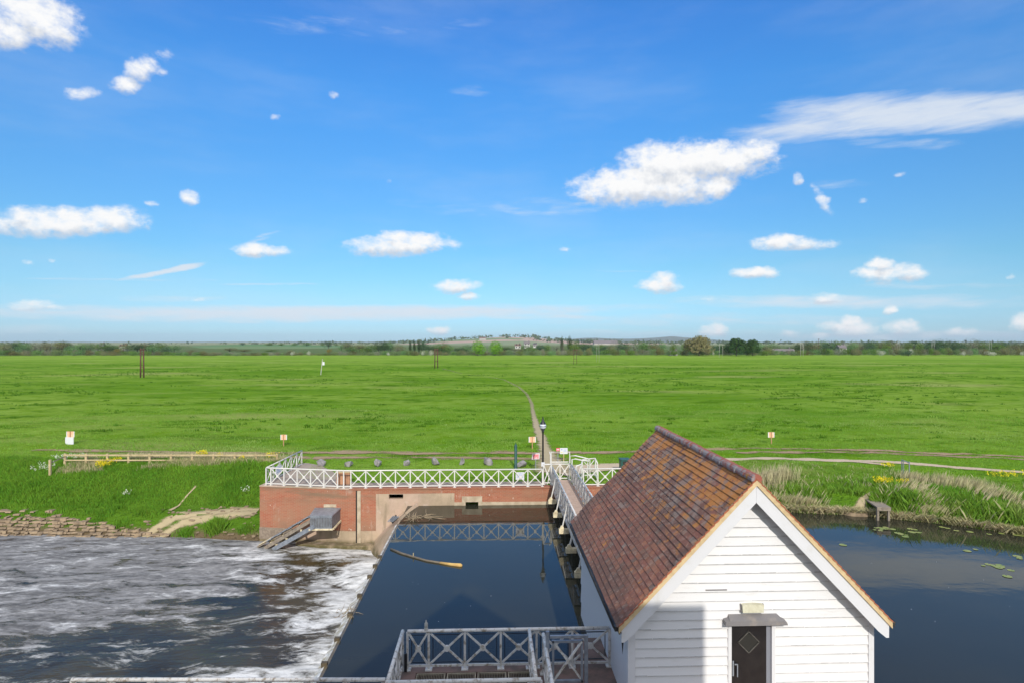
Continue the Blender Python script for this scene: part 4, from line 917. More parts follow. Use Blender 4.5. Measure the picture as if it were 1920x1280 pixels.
# ------------------------------------------------------------------ wooden fence on the left bank
def fence():
    D = 40.6
    xs = [122 + 39.8 * k for k in range(11)]
    pts = [Q(x, D) for x in xs]
    r = root('timber_fence', (pts[0].x, pts[0].y, 0), 'low pale two rail timber fence along the top of the left bank', 'fence')
    zt = ZD(850.5, D)
    for i, p in enumerate(pts):
        g0 = float(gz(p.x, p.y)); MB().box((p.x - .07, p.y - .06, g0 - .2), (p.x + .07, p.y + .06, zt + .03)).build('post', M['pale_timber'], r)
    MB().bar((pts[0].x, pts[0].y - .08, zt - .06), (pts[-1].x, pts[-1].y - .08, zt - .06), .04, .11).build('rail', M['pale_timber'], r)
    MB().bar((pts[0].x, pts[0].y - .08, zt - .40), (pts[-1].x, pts[-1].y - .08, zt - .40), .04, .09).build('rail', M['pale_timber'], r)
    p = Q(94, 39.4); r2 = root('fence_post', (p.x, p.y, 0), 'single timber post just left of the low fence', 'post')
    MB().box((p.x - .065, p.y - .06, -.7), (p.x + .065, p.y + .06, ZD(861, 39.4))).build('shaft', M['pale_timber'], r2)
    MB().bar((p.x, p.y, .1), (pts[0].x, pts[0].y, zt - .15), .03, .06).build('rail', M['grey_plank'], r2)
fence()

# ------------------------------------------------------------------ stone revetment on the lower left bank
def revetment():
    V = []; Fc = []; rnd = random.Random(4); b = MB(); x = -47.0
    xend = P(318, 1006, ZL).x
    for row in range(8):
        x = -47.0; z = -3.2 + row * .145
        s = float(np.interp(z, [-3.2, -2.75, -2.15], [0, .5, 1.3]))
        lim = xend - row * 1.1 + rnd.uniform(-.3, .3) if row > 1 else xend
        while x < lim:
            L = rnd.uniform(.14, .40); y = float(yedge(x)) + s - .16 + rnd.uniform(-.09, .09); hh = rnd.uniform(.06, .14)
            tz = rnd.uniform(-.04, .03)
            if rnd.random() < (.93 if row < 5 else .8 - .17 * (row - 4)):
                q = [(x, y), (x + L - .02, y + rnd.uniform(-.03, .03)), (x + L - .03, y + .34), (x + .01, y + .34)]
                V = [(p[0], p[1], z + tz) for p in q] + [(p[0] + rnd.uniform(-.02, .02), p[1] + .03, z + hh + rnd.uniform(-.02, .02)) for p in q]
                b.add(V, [(0, 3, 2, 1), (4, 5, 6, 7), (0, 1, 5, 4), (1, 2, 6, 5), (2, 3, 7, 6), (3, 0, 4, 7)])
            x += L
    o = b.build('stone_revetment', M['stone'], loc=(-25, 35, -3.2)); tag(o, 'coursed pale stone facing on the lower left bank at the water', 'revetment')
    # loose stones on the shelf
    b = MB()
    for k in range(120):
        px = rnd.uniform(230, 484); c = P(px, rnd.uniform(966, 996) if px > 300 else rnd.uniform(976, 1000), -2.5); s = float(c.y - yedge(c.x))
        if s < .05: continue
        z = float(gz(c.x, c.y)); w = rnd.uniform(.06, .2)
        a = rnd.uniform(0, 3); d = Vector((math.cos(a), math.sin(a) * .4, 0)) * w
        b.bar((c.x - d.x, c.y - d.y, z + .03), (c.x + d.x, c.y + d.y, z + .05), w * .9, w * .4)
    tag(b.build('loose_stones', M['stone'], loc=(-16, 35, -2.6)), 'loose pale stones scattered on the earth shelf', kind='stuff')
revetment()

# ------------------------------------------------------------------ grey metal chute on the far wall (fish pass)
def fish_pass():
    zt = ZD(952, 33.2); y1 = None
    a = along(592); c = along(640); yb = (a.y + c.y) / 2 - .03; yf = Q(610, 31.6).y
    xl, xr = PY(580, 960, yf).x, PY(623, 960, yf).x
    zt = ZD(966, 31.6); zb_ = ZD(990, 31.6)
    xr2 = c.x - .02; xl2 = a.x
    r = root('fish_pass', ((xl + xr) / 2, yf, zb_), 'grey metal box and ribbed chute sloping from the far brick wall into the water', 'fish pass')
    top = [(xl, yf, zt), (xr, yf, zt), (xr2, yb, zt + .02), (xl2, yb, zt + .02)]
    MB().prism([(p[0], p[1], zt - .05) for p in top], (0, 0, .06)).build('lid', M['steel'], r)
    MB().prism([(p[0] + s * .03, p[1] + (.03 if i < 2 else 0), zb_) for i, (p, s) in enumerate(zip(top, (1, -1, -1, 1)))], (0, 0, zt - .054 - zb_)).build('tank', simple('dull_grey_panel', (.17, .18, .19), (.11, .11, .12), 5, .6), r)
    b = MB()
    for k in range(14): x = xl + .06 + k * (xr - xl - .12) / 13; b.box((x - .008, yf - .012, zb_ + .06), (x + .008, yf + .028, zt - .12))
    b.box((xl + .02, yf - .016, zt - .12), (xr - .02, yf + .028, zt - .07)); b.box((xl + .02, yf - .016, zb_ + .0), (xr - .02, yf + .028, zb_ + .05)); b.build('front_grille', M['steel'], r)
    MB().box((xl - .02, yf - .06, zb_ - .08), (xr + .04, yf + .1, zb_ - .004)).build('sill_beam', M['cream_end'], r)
    MB().bar((xr + .05, yf + .05, zb_ - .04), (xr2, yb, zb_ - .02), .08, .07).build('side_beam', M['cream_end'], r)
    k0, k1 = along(608), along(640); MB().box((k0.x, yb - .05, zt + .03), (k1.x, yb - .01, zt + .2)).build('wall_plate', M['culvert_stone'], r)
    MB().box((k1.x - .02, yb - .04, zb_ - .1), (k1.x + .10, yb + .0, zt + .199)).build('wall_plate', M['culvert_stone'], r)
    # sloping chutes: three parallel troughs with covers
    s0 = Vector((xl + .15, yf + .75, zt - .06)); e0 = P(487, 1022, ZL + .08)
    s1 = Vector((xl + .1, yf + .30, zt - .28)); e1 = P(498, 1026, ZL + .05)
    s2 = Vector((xl + .25, yf - .02, zb_ + .12)); e2 = P(513, 1029, ZL + .02)
    d = (e0 - s0).normalized()
    n = 9
    for k in range(n):
        p = s0.lerp(e0, k / n * .82); q_ = s0.lerp(e0, (k + .93) / n * .82); lift = Vector((0, 0, .06 if k % 2 else .03))
        MB().bar((p + lift)[:], (q_ + lift)[:], .80, .05).build('cover_plate', M['steel'], r)
    MB().bar(s0.lerp(e0, .0)[:], e0[:], .5, .10).build('trough', M['grey_plank'], r)
    MB().bar(s1[:], e1[:], .20, .18).build('trough', M['grey_plank'], r)
    MB().bar(s2[:], e2[:], .20, .22).build('trough', M['steel'], r)
    for t in (.3, .62, .85):
        MB().bar(s0.lerp(e0, t)[:], s2.lerp(e2, t)[:], .08, .07).build('cross_member', M['cream_end'], r)
        p = s2.lerp(e2, t); 
    MB().bar(s0.lerp(e0, .6)[:], (e0 + Vector((.1, -.1, .12)))[:], .55, .03).build('worn_lining', M['cream_end'], r).location.z = .03
fish_pass()

# ------------------------------------------------------------------ near platform
NY = 14.86
def platform():
    y0 = 12.62; xl = cw(-2.72, NY).x; 
    r = root('platform', (.2, 13.8, -.1), 'brick and grating platform inside the near railings', 'platform')
    x1 = 3.02
    # deck with a recess for gratings
    g0, g1 = xl + .35, 1.15; gy0, gy1 = 13.05, 14.72
    b = MB()
    for lo, hi in (((xl, gy1, -.5), (x1, NY + .12, 0)), ((xl, y0 - .1, -.5), (g0, gy1 - .002, 0)), ((g1, y0 - .1, -.5), (x1, gy1 - .002, 0)), ((g0 + .002, y0 - .1, -.5), (g1 - .002, gy0, 0))): b.box(lo, hi)
    b.build('brick_deck', M['dark_brick'], r)
    MB().box((g0, gy0, -.45), (g1, gy1, -.40)).build('pit_floor', M['dark_void'], r)
    n = 4; w = (g1 - g0) / n
    for k in range(n):
        b = MB(); a = g0 + k * w + .02; c = g0 + (k + 1) * w - .02
        for e in ((a, gy0 + .02, a + .03, gy1 - .02), (c - .03, gy0 + .02, c, gy1 - .02), (a + .03, gy0 + .02, c - .03, gy0 + .05), (a + .03, gy1 - .05, c - .03, gy1 - .02)): b.box((e[0], e[1], -.05), (e[2], e[3], -.005))
        x = a + .05
        while x < c - .04: b.box((x, gy0 + .05, -.045), (x + .008, gy1 - .05, -.01)); x += .04
        b.build('grating', simple('rusty_grating', (.34, .29, .21), (.22, .185, .13), 5, .8) if 'rusty_grating' not in bpy.data.materials else bpy.data.materials['rusty_grating'], r)
    MB().box((g0 + 2 * w + .05, 14.0, .0), (g0 + 3 * w - .02, 14.1, .05)).build('steel_bar', M['steel'], r)
    MB().box((2.15, NY + .122, -1.2), (x1, 16.3, -.004)).build('brick_pier', M['dark_brick'], r)
    b = MB(); b.box((xl, y0 - .1, -2.5), (xl + .3, NY + .12, -.502)); b.box((xl + .3, NY - .2, -2.5), (x1, NY + .12, -.502)); b.build('plinth', M['dark_brick'], r)
    MB().box((xl + .05, NY - .1, .0), (xl + .12, NY - .06, .45)).build('steel_lug', M['black'], r)
    # near walkway (mostly below the picture)
    r2 = root('walkway', (-5, 11, -.1), 'walkway behind the nearest railing at the bottom of the view', 'walkway')
    MB().box((-13, 9.3, -.25), (8.6, y0 - .11, 0.0)).build('deck', M['deck'], r2)
    MB().box((-13, 9.3, -.6), (8.6, 9.55, -.254)).build('beam', M['grey_rail'], r2); MB().box((-13, y0 - .35, -.6), (8.6, y0 - .112, -.254)).build('beam', M['grey_rail'], r2)
    for x in (-12, -6.5, -1, 4.5): MB().box((x, 9.6, -4.2), (x + .5, y0 - .37, -.255)).build('pier', M['concrete'], r2)
    return xl, y0
PXL, PY0 = platform()
GR = M['grey_rail']
pts_b = [(PXL + .12, NY), (PY(804, 1240, NY).x, NY)]
railing('grey white cross braced railing along the far edge of the near platform', [(PXL + .12, NY), (PY(804, 1200, NY).x, NY), (PY(804, 1200, NY).x + .833 * 4 + .25, NY), (2.98, NY)], [1, 4, 1], 0, .96, mat=GR, frame=True, rr=.045)
railing('grey white railing on the left side of the near platform', [(PXL, PY0), (PXL, NY + .02)], [3], 0, .96, mat=GR, frame=True, rr=.045)
railing('nearest grey white railing crossing the bottom left of the view', [cw(-9.37, 12.66), cw(-2.70, 12.66)], [8], 0, .96, mat=GR, frame=True, rr=.045)
railing('nearest grey white railing in front of the gratings', [(PXL + .02, PY0 + .02), (cw(.62, 12.66).x, PY0 + .02)], [4], 0, .96, mat=GR, frame=True, rr=.045)
xq = cw(.47, 13.8).x
railing('short grey white railing at the right end of the gratings', [(xq, PY0 + .05), (xq, NY - .03)], [3], 0, .96, mat=GR, rr=.045)
xq2 = cw(.80, 13.8).x
railing('grey white railing beside the near steel gate', [(xq2, 11.2), (xq2, NY - .28)], [4], 0, .97, mat=GR, rr=.045)
def near_gate():
    y = Q(1060, 13.95).y; x0 = PY(1025, 1200, y).x; x1 = PY(1099, 1200, y).x
    r = root('steel_gate', (x0, y, 0), 'galvanised steel gate with cross bracing beside the weatherboarded wall', 'gate')
    zt = ZD(1190, 13.95); zb_ = .20
    MB().bar((x0 + .02, y, 0), (x0 + .02, y, zt + .1), .08, .08, up=(0, 1, 0)).build('gate_post', M['steel'], r)
    MB().bar((x1, y, 0), (x1, y, zt), .08, .08, up=(0, 1, 0)).build('gate_post', M['steel'], r)
    b = MB(); b.bar((x0 + .08, y, zt - .03), (x1 - .05, y, zt - .03), .06, .06); a, c = x0 + .15, x1 - .1
    for (p, q_) in (((a, zt - .14), (c, zt - .14)), ((a, zb_), (c, zb_)), ((a, zb_), (a, zt - .14)), ((c, zb_), (c, zt - .14))): b.bar((p[0], y, p[1]), (q_[0], y, q_[1]), .05, .06, up=(0, 1, 0), ext=.029)
    b.build('gate_frame', M['steel'], r)
    b = MB(); b.bar((a, y - .01, zb_), (c, y - .01, zt - .14), .04, .05, up=(0, 1, 0)); b.bar((a, y + .035, zt - .14), (c, y + .035, zb_), .04, .05, up=(0, 1, 0)); b.build('cross_brace', M['grey_rail'], r)
    # loop of pipe and small valve standing on the platform railing
    xx = PY(799, 1180, NY).x; r2 = root('warning_lamp', (xx, NY, .96), 'small pale lamp fixed on top of the near platform railing', 'lamp')
    MB().lathe((xx, NY, .99), [(.05, 0), (.05, .05), (.035, .06), (.045, .07), (.045, .16), (.02, .19), (.012, .24), (0, .25)], 10).build('body', M['pole_pale'], r2, True)
near_gate()

# ------------------------------------------------------------------ the weatherboarded shed
def shed():
    xc = 5.67; yF = 12.47; yW = 12.82; yB = 19.95; hw = 2.96; za = 5.275; ze = 2.18; wl, wr = 3.03, 8.36
    sl_ = (za - ze) / hw; th = math.atan(sl_); zbase = -1.1
    r = root('shed', (xc, 16, 0), 'white weatherboarded shed with lichen covered tiled gable roof and dark door', 'shed')
    roofz = lambda x: za - abs(x - xc) * sl_
    # gable front: lapped boards
    b = MB(); pitch = .2; z = -.30
    d0, d1, dt = 5.17, 6.21, 2.05
    while z < 4.95:
        zt = z + pitch + .03
        for (xa, xb) in (((wl, d0), (d1, wr)) if z + .1 < dt else ((wl, wr),)):
            lim = lambda zz: hw - .25 - (zz - ze) / sl_ * 1.0 if zz > ze else 99
            # clip by roof: |x-xc| < (za - .18 - z)/sl
            cb = (za - .16 - z) / sl_; ct = (za - .16 - zt) / sl_
            if ct <= 0.02: continue
            xa0, xb0 = max(xa, xc - cb), min(xb, xc + cb); xa1, xb1 = max(xa, xc - ct), min(xb, xc + ct)
            if xb1 <= xa1: continue
            jo = random.uniform(-.002, .002)
            y0b = yW - .036 + jo; y0t = yW + .002
            b.add([(xa0, y0b, z), (xb0, y0b, z), (xb1, y0t, zt), (xa1, y0t, zt), (xa0, yW + .02, z), (xb0, yW + .02, z), (xb1, yW + .02, zt), (xa1, yW + .02, zt)],
                  [(0, 1, 2, 3), (0, 4, 5, 1), (1, 5, 6, 2), (3, 2, 6, 7), (0, 3, 7, 4)])
        z += pitch
    b.build('weatherboards', M['board'], r)
    b = MB(); z = -.30 + pitch   # dark strips on the lower board edges: painted lap shadow with grime
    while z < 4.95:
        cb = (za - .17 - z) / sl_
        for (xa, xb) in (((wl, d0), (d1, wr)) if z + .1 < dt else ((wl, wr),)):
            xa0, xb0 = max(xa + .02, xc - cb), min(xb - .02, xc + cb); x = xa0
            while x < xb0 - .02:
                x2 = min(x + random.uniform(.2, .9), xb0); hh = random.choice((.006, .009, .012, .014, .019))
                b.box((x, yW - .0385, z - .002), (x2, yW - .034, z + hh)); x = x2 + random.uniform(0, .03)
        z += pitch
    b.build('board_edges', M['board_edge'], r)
    # inner core walls
    MB().prism([(wl + .02, yW + .022, zbase), (wr - .02, yW + .022, zbase), (wr - .02, yW + .022, roofz(wr) - .2), (xc, yW + .022, za - .2), (wl + .02, yW + .022, roofz(wl) - .2)], (0, .1, 0)).build('gable_wall', M['white'], r)
    MB().prism([(wl + .02, yB - .3, zbase), (wr - .02, yB - .3, zbase), (wr - .02, yB - .3, roofz(wr) - .2), (xc, yB - .3, za - .2), (wl + .02, yB - .3, roofz(wl) - .2)], (0, .1, 0)).build('gable_wall', M['white'], r)
    for (x0, sgn) in ((wl, -1), (wr, 1)):
        b = MB(); z = zbase
        while z < 2.0:
            xo = x0 + sgn * .028; xi = x0 + sgn * .004; zt = min(z + .62, 2.06)
            q = [(xo, yW + .1, z), (xo, yB - .2, z), (xi, yB - .2, zt), (xi, yW + .1, zt)]
            q2 = [(x0 - sgn * .02, p[1], p[2]) for p in q]
            f = [(0, 1, 2, 3), (0, 4, 5, 1), (1, 5, 6, 2), (2, 6, 7, 3), (3, 7, 4, 0)]
            if sgn < 0: f = [t[::-1] for t in f]
            b.add(q + q2, [t[::-1] for t in f]); z += .6
        b.build('side_wall', M['side_board'], r)
        MB().box((x0 - .02 if sgn > 0 else x0 - .035, yW + .1, 1.98), (x0 + .035 if sgn > 0 else x0 + .02, yB - .2, 2.06)).build('wall_plate', M['oak'], r)
    # corner boards
    for x0 in (wl, wr): MB().box((x0 - .06, yW - .045, zbase), (x0 + .10 if x0 == wl else x0 + .06, yW + .1, 2.25)).build('corner_board', M['white'], r)
    # roof deck under tiles
    t = .05
    n = Vector((sl_, 0, 1)).normalized()
    roof = MB()
    roof.prism([(xc - hw, yF + .06, ze - .09), (xc, yF + .06, za - .09), (xc, yF + .06, za - .17), (xc - hw, yF + .06, ze - .17)], (0, yB - yF - .12, 0))
    roof.prism([(xc + hw, yF + .06, ze - .09), (xc, yF + .06, za - .09), (xc, yF + .06, za - .17), (xc + hw, yF + .06, ze - .17)], (0, yB - yF - .12, 0))
    ro = roof.build('roof', M['oak'], r)
    # tiles
    V = []; Fc = []; rnd = random.Random(2)
    S = hw / math.cos(th); nc = 29; g_ = S / nc; tw = .17; ny = int(round((yB - yF) / tw)); tw = (yB - yF) / ny
    def tiles(sgn):
        nonlocal V, Fc
        dvec = Vector((sgn * math.cos(th), 0, -math.sin(th))); nv = Vector((sgn * math.sin(th), 0, math.cos(th)))
        top = Vector((xc, 0, za - .085))
        for c in range(nc):
            s1 = (c + 1) * g_ + .01; s0 = s1 - g_ - .045
            offy = (c % 2) * tw / 2
            sag = .0
            for k in range(ny + (c % 2)):
                ya = yF + k * tw - offy; yb_ = ya + tw; ya = max(ya, yF); yb_ = min(yb_, yB)
                if yb_ - ya < .03: continue
                l = rnd.uniform(-.003, .006); a1 = rnd.uniform(-.003, .003); ds = rnd.uniform(-.003, .003); tt = .014
                wob = .012 * math.sin(ya * 1.3 + c * .35) + .008 * math.sin(ya * .5 + c)
                q = []
                for (s, y_, hh) in ((s0, ya + .002, .012 + wob), (s0, yb_ - .002, .012 + wob), (s1 + ds, yb_ - .002, .038 + l + a1 + wob), (s1 + ds, ya + .002, .038 + l - a1 + wob)):
                    q.append(top + dvec * s + nv * hh + Vector((0, y_, 0)))
                lo = [p - nv * tt for p in q]; bi = len(V)
                V += [p[:] for p in q + lo]
                f = [(0, 1, 2, 3), (7, 6, 5, 4), (3, 2, 6, 7), (0, 3, 7, 4), (1, 5, 6, 2)]
                if sgn > 0: f = [t_[::-1] for t_ in f]
                Fc += [tuple(i + bi for i in t_) for t_ in f]
    tiles(-1); tiles(1)
    link_mesh('roof_tiles', V, [f[::-1] for f in Fc], M['tile'], ro).location = (0, 0, 0)
    # ridge tiles: half rounds
    V = []; Fc = []; nseg = 17; L = (yB - yF + .03) / nseg
    for k in range(nseg):
        y0 = yF + .012 + k * L; R = .122 + random.uniform(-.003, .004); R2 = R - .008; n_ = 9; bi = len(V); jx = random.uniform(-.006, .006); jz = random.uniform(-.006, .006)
        for (y_, Rr) in ((y0 + .004, R), (y0 + L - .006, R2)):
            for i in range(n_): a = math.radians(-20) + math.radians(220) * i / (n_ - 1); V.append((xc + jx + Rr * math.cos(a), y_, za - .065 + jz + Rr * math.sin(a) * .95))
        for i in range(n_ - 1): Fc.append((bi + i, bi + i + 1, bi + n_ + i + 1, bi + n_ + i))
        Fc.append(tuple(bi + i for i in range(n_))[::-1]); Fc.append(tuple(bi + n_ + i for i in range(n_)))
    link_mesh('ridge_tiles', V, [f[::-1] for f in Fc], M['ridge'], ro, False).location = (0, 0, 0)
    # verges: mortar bed, clay under-cloak edge and barge boards
    for sgn in (-1, 1):
        ex = xc + sgn * hw
        for (yy, dy, nm) in ((yF + .0, .06, 'verge_mortar'),):
            MB().prism([(ex, yy, ze - .05), (xc, yy, za - .05), (xc, yy, za - .19), (ex, yy, ze - .19)], (0, dy, 0)).build(nm, M['mortar'], ro).location = (0, 0, 0)
        b = MB(); nt = 29
        for k in range(nt):
            s = (k + .5) / nt; x = xc + sgn * hw * s; z_ = za - hw * s * sl_ - .045; dx = hw / nt * .52
            z0, z1 = z_ + dx * sl_ - .006, z_ - dx * sl_ + .018
            b.prism([(x - sgn * dx, yF - .012 - random.uniform(0, .008), z0 - .018), (x - sgn * dx, yF - .012, z0 + .010), (x + sgn * dx, yF - .012, z1 + .012), (x + sgn * dx, yF - .012, z1 - .018)], (0, .03, 0))
        b.build('verge_tile_edge', M['tile_edge'], ro).location = (0, 0, 0)
        # barge board
        bx = xc + sgn * (hw - .06); zz = za - (hw - .06) * sl_
        MB().prism([(xc + sgn * .0015, yF + .03, za - .19), (bx, yF + .03, zz - .19), (bx, yF + .03, zz - .46), (bx - sgn * .06, yF + .03, zz - .46), (bx - sgn * .22, yF + .03, zz - .56 + .22 * sl_), (xc + sgn * .0015, yF + .03, za - .56)], (0, .035, 0)).build('barge_board', M['white'], r)
        MB().prism([(bx - sgn * .03, yF + .067, zz - .20), (xc, yF + .067, za - .23), (xc, yF + .067, za - .26), (bx - sgn * .03, yF + .067, zz - .25)], (0, yW - yF - .10, 0)).build('soffit', M['white'], r)
        # gutter
        gx = xc + sgn * (hw + .05); b = MB(); n_ = 8; V = []
        for y_ in (yF + .08, yB - .02):
            for R in (.07, .06):
                for i in range(n_): a = pi + pi * i / (n_ - 1); V.append((gx + R * math.cos(a), y_, ze - .08 + R * math.sin(a)))
        f = []
        for i in range(n_ - 1): f += [(i, i + 1, 2 * n_ + i + 1, 2 * n_ + i), (n_ + i, 3 * n_ + i, 3 * n_ + i + 1, n_ + i + 1), (i, n_ + i, n_ + i + 1, i + 1)]
        b.add(V, f); b.build('gutter', M['gutter'], r)
        MB().box((min(ex, gx) - .03, yF + .05, ze - .17), (max(ex, gx) + .04, yF + .15, ze - .07)).build('gutter_stop', M['gutter'], r)
        # eaves shadow board
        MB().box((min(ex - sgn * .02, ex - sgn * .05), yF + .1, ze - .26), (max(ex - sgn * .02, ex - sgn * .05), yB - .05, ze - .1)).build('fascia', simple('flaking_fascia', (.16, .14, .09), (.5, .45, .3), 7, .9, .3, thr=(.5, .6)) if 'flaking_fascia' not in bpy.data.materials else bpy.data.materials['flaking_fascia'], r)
    MB().tube([(xc - hw + .02, yF + .35, ze - .2), (wl - .12, yF + .45, 1.75), (wl - .10, yW + .3, 1.6), (wl - .1, yW + .3, 1.2)], .035, 8).build('downpipe', M['gutter'], r)
    # door
    x0, x1 = 5.245, 6.135; zt = 1.985
    for lo, hi in (((x0 - .075, yW - .05, -.1), (x0, yW + .06, zt + .07)), ((x1, yW - .05, -.1), (x1 + .075, yW + .06, zt + .07)), ((x0 + .001, yW - .05, zt), (x1 - .001, yW + .06, zt + .07))): MB().box(lo, hi).build('door_frame', M['white'], r)
    MB().box((x1 - .10, yW + .0, -.1), (x1 - .001, yW + .021, zt - .001)).build('door_reveal', M['reveal'], r)
    MB().box((x0, yW + .005, -.1), (x0 + .02, yW + .021, zt - .001)).build('door_reveal', M['reveal'], r)
    d = MB().box((x0 + .02, yW + .003, -.05), (x1 - .102, yW + .02, zt - .01)).build('door', M['door'], r)
    cx, cz, hs = (x0 + x1) / 2 - .05, zt - .40, .235
    b = MB(); c4 = [(cx, cz + hs), (cx + hs, cz), (cx, cz - hs), (cx - hs, cz)]
    for i in range(4): a, c = c4[i], c4[(i + 1) % 4]; b.bar((a[0], yW - .006, a[1]), (c[0], yW - .006, c[1]), .02, .03, up=(0, 1, 0), ext=.012)
    b.build('window_bead', M['door_bead'], d).location = (0, 0, 0)
    MB().prism([(p[0], yW - .002, p[1]) for p in c4], (0, .004, 0)).build('window_glass', M['glass'], d).location = (0, 0, 0)
    b = MB(); b.box((x0 + .035, yW - .012, .85), (x0 + .065, yW + .002, 1.18)); b.bar((x0 + .07, yW - .04, 1.12), (x0 + .14, yW - .04, 1.12), .02, .02); b.bar((x0 + .13, yW - .04, 1.13), (x0 + .13, yW - .04, .85), .02, .025, up=(0, 1, 0)); b.build('door_handle', M['steel'], d).location = (0, 0, 0)
    # hood over the door
    hb = [(5.05, 2.03), (6.42, 2.03), (6.40, 2.09), (6.33, 2.12), (6.24, 2.20), (5.18, 2.20), (5.15, 2.13), (5.06, 2.11)]
    V = []; 
    nb = len(hb)
    for (x, z_) in hb: V.append((x, yW - (.20 if z_ < 2.15 else .04), z_))
    for (x, z_) in hb: V.append((x, yW + .0, z_ + .02))
    MB().add(V, [tuple(range(nb))] + [(i, i + nb, (i + 1) % nb + nb, (i + 1) % nb) for i in range(nb)]).build('door_hood', M['lead'], r)
    lx0, lx1, lz0, lz1 = PY(1388, 1140, yW).x, PY(1428, 1140, yW).x, ZD(1144, 13.0), ZD(1130, 13.0)
    b = MB(); n_ = 8; top = [(lx0 + (lx1 - lx0) * i / n_, lz1 + .018 * math.sin(pi * i / n_)) for i in range(n_ + 1)]
    b.prism([(p[0], yW - .12, p[1]) for p in top] + [(lx1 - .01, yW - .12, lz0), (lx0 + .01, yW - .12, lz0)], (0, .10, 0)); lo = b.build('wall_lamp', M['lamp_cream'], r)
    MB().prism([(lx0 - .02, yW - .06, lz0 - .015), (lx1 + .02, yW - .06, lz0 - .015), (lx1 + .02, yW - .06, lz1 + .0), (lx0 - .02, yW - .06, lz1 + .0)], (0, .05, 0)).build('lamp_back_plate', M['lead'], lo).location = (0, 0, 0)
    # flaked board end
    MB().box((PY(1322, 1103, yW).x, yW - .04, ZD(1104.5, 13.)), (PY(1362, 1103, yW).x, yW - .02, ZD(1102.5, 13.))).build('flaked_paint', M['lead'], r)
shed()

# mill building behind the viewer: its roof line throws the shade on the pool and the gable
def mill():
    y1 = -.7; y0 = -9; T = math.tan(SUN_EL) / math.cos(SUN_AZ); sx = math.tan(SUN_AZ)
    # shadow point (x, y, z) -> caster point on the plane y1
    def cast(x, y, z): return x + (y - y1) * sx, z + (y - y1) * T
    ax, az_ = cast(-1.04, 21.75, ZW); lx, lz = cast(-3.8, 16.4, ZW); ex, ez = cast(4.66, 12.8, 2.42)
    rx = ax + (az_ - ez) * 1.0
    r = root('mill_building', (0, -5, 0), 'pale mill building that stands behind the viewer', 'building')
    poly = [(-30, -4), (-30, lz - .2), (lx - .3, lz - .2), (ax, az_), (rx, ez), (ex, ez), (ex, -4)]
    MB().prism([(p[0], y1, p[1]) for p in poly], (0, y0 - y1, 0)).build('wall', M['plaster'], r)
    for x in (-8, -3, 2.5):
        w = MB().box((x - .5, y1 + .0, 4.0), (x + .5, y1 + .05, 5.6)).build('window', M['white'], r)
        MB().box((x - .42, y1 + .052, 4.08), (x + .42, y1 + .06, 5.52)).build('pane', M['window_dark'], w).location = (0, 0, 0)
mill()

# ------------------------------------------------------------------ fishing stage, frame, stones, lily pads on the right
def stage():
    z = -.35; a, b_, c, d = P(1622, 937, z), P(1645, 952.5, z), P(1671, 953, z), P(1650, 940.5, z)
    r = root('fishing_stage', (b_.x, b_.y, ZW), 'small weathered plank fishing stage on the right bank', 'stage')
    MB().prism([p[:] for p in (a, b_, c, d)], (0, 0, .07)).build('plank_deck', M['grey_plank'], r)
    MB().bar((b_.x + .08, b_.y + .1, -1.8), (b_.x + .08, b_.y + .1, z - .004), .1, .1, up=(0, 1, 0)).build('leg', M['grey_plank'], r)
    MB().bar((c.x - .08, c.y + .1, -1.8), (c.x - .08, c.y + .1, z - .004), .1, .1, up=(0, 1, 0)).build('leg', M['grey_plank'], r)
    MB().bar((b_.x, b_.y + .04, z - .06), (c.x, c.y + .04, z - .06), .06, .1).build('edge_beam', M['grey_plank'], r)
    c = P(1610, 962, ZW + .05); V = []; 
    poly = [(c.x + .85 * math.cos(t) * (1 + .1 * math.sin(3 * t)), c.y + .42 * math.sin(t), ZW - .1) for t in np.linspace(0, 2 * pi, 14)[:-1]]
    tag(MB().prism(poly, (0, 0, .26)).build('stone_slab', M['stone'], loc=(c.x, c.y, ZW)), 'flat pale stone slab at the water edge beside the fishing stage', 'slab')
    r = root('post_frame', P(1697, 892)[:], 'grey metal frame of two posts standing by the gravel path', 'frame')
    p0, p1 = P(1691, 892), P(1705, 896)
    for p, nm in ((p0, 'post'), (p1, 'post')): MB().tube([(p.x, p.y, -.2), (p.x, p.y, 1.0)], .03, 8).build(nm, M['steel'], r)
    MB().tube([(p0.x, p0.y, 1.0), (p1.x, p1.y, .92)], .028, 8).build('top_bar', M['steel'], r)
    MB().tube([(p0.x + .12, p0.y, -.1), (p0.x + .1, p0.y, .95)], .022, 8).build('post', M['steel'], r)
stage()
def lilies():
    b = MB(); rnd = random.Random(9)
    spots = [(1664, 992, 20), (1676, 1000, 16), (1655, 988, 8), (1722, 997, 7), (1770, 988, 6), (1800, 997, 6), (1826, 1033, 5), (1905, 1047, 5), (1860, 1058, 9), (1880, 1063, 7), (1912, 1003, 6), (1595, 1020, 2), (1715, 990, 4), (1896, 1078, 3), (1870, 1056, 5), (1700, 1005, 4), (1850, 1000, 5)]
    for (px, py, n) in spots:
        n = int(n * .3) + 1; c = P(px, py, ZW + .008)
        for k in range(n):
            x, y = c.x + rnd.gauss(0, .30), c.y + rnd.gauss(0, .14); R = rnd.uniform(.08, .17); a0 = rnd.uniform(0, 6); m_ = 11
            z = ZW + .008 + rnd.uniform(0, .012)
            b.add([(x, y, z)] + [(x + R * math.cos(a0 + i * 5.9 / m_), y + R * math.sin(a0 + i * 5.9 / m_), z) for i in range(m_ + 1)], [(0, i + 1, i + 2) for i in range(m_)])
    tag(b.build('lily_pads', M['lily'], loc=(20, 28, ZW)), 'yellow green lily pads floating on the dark river', kind='stuff')
lilies()
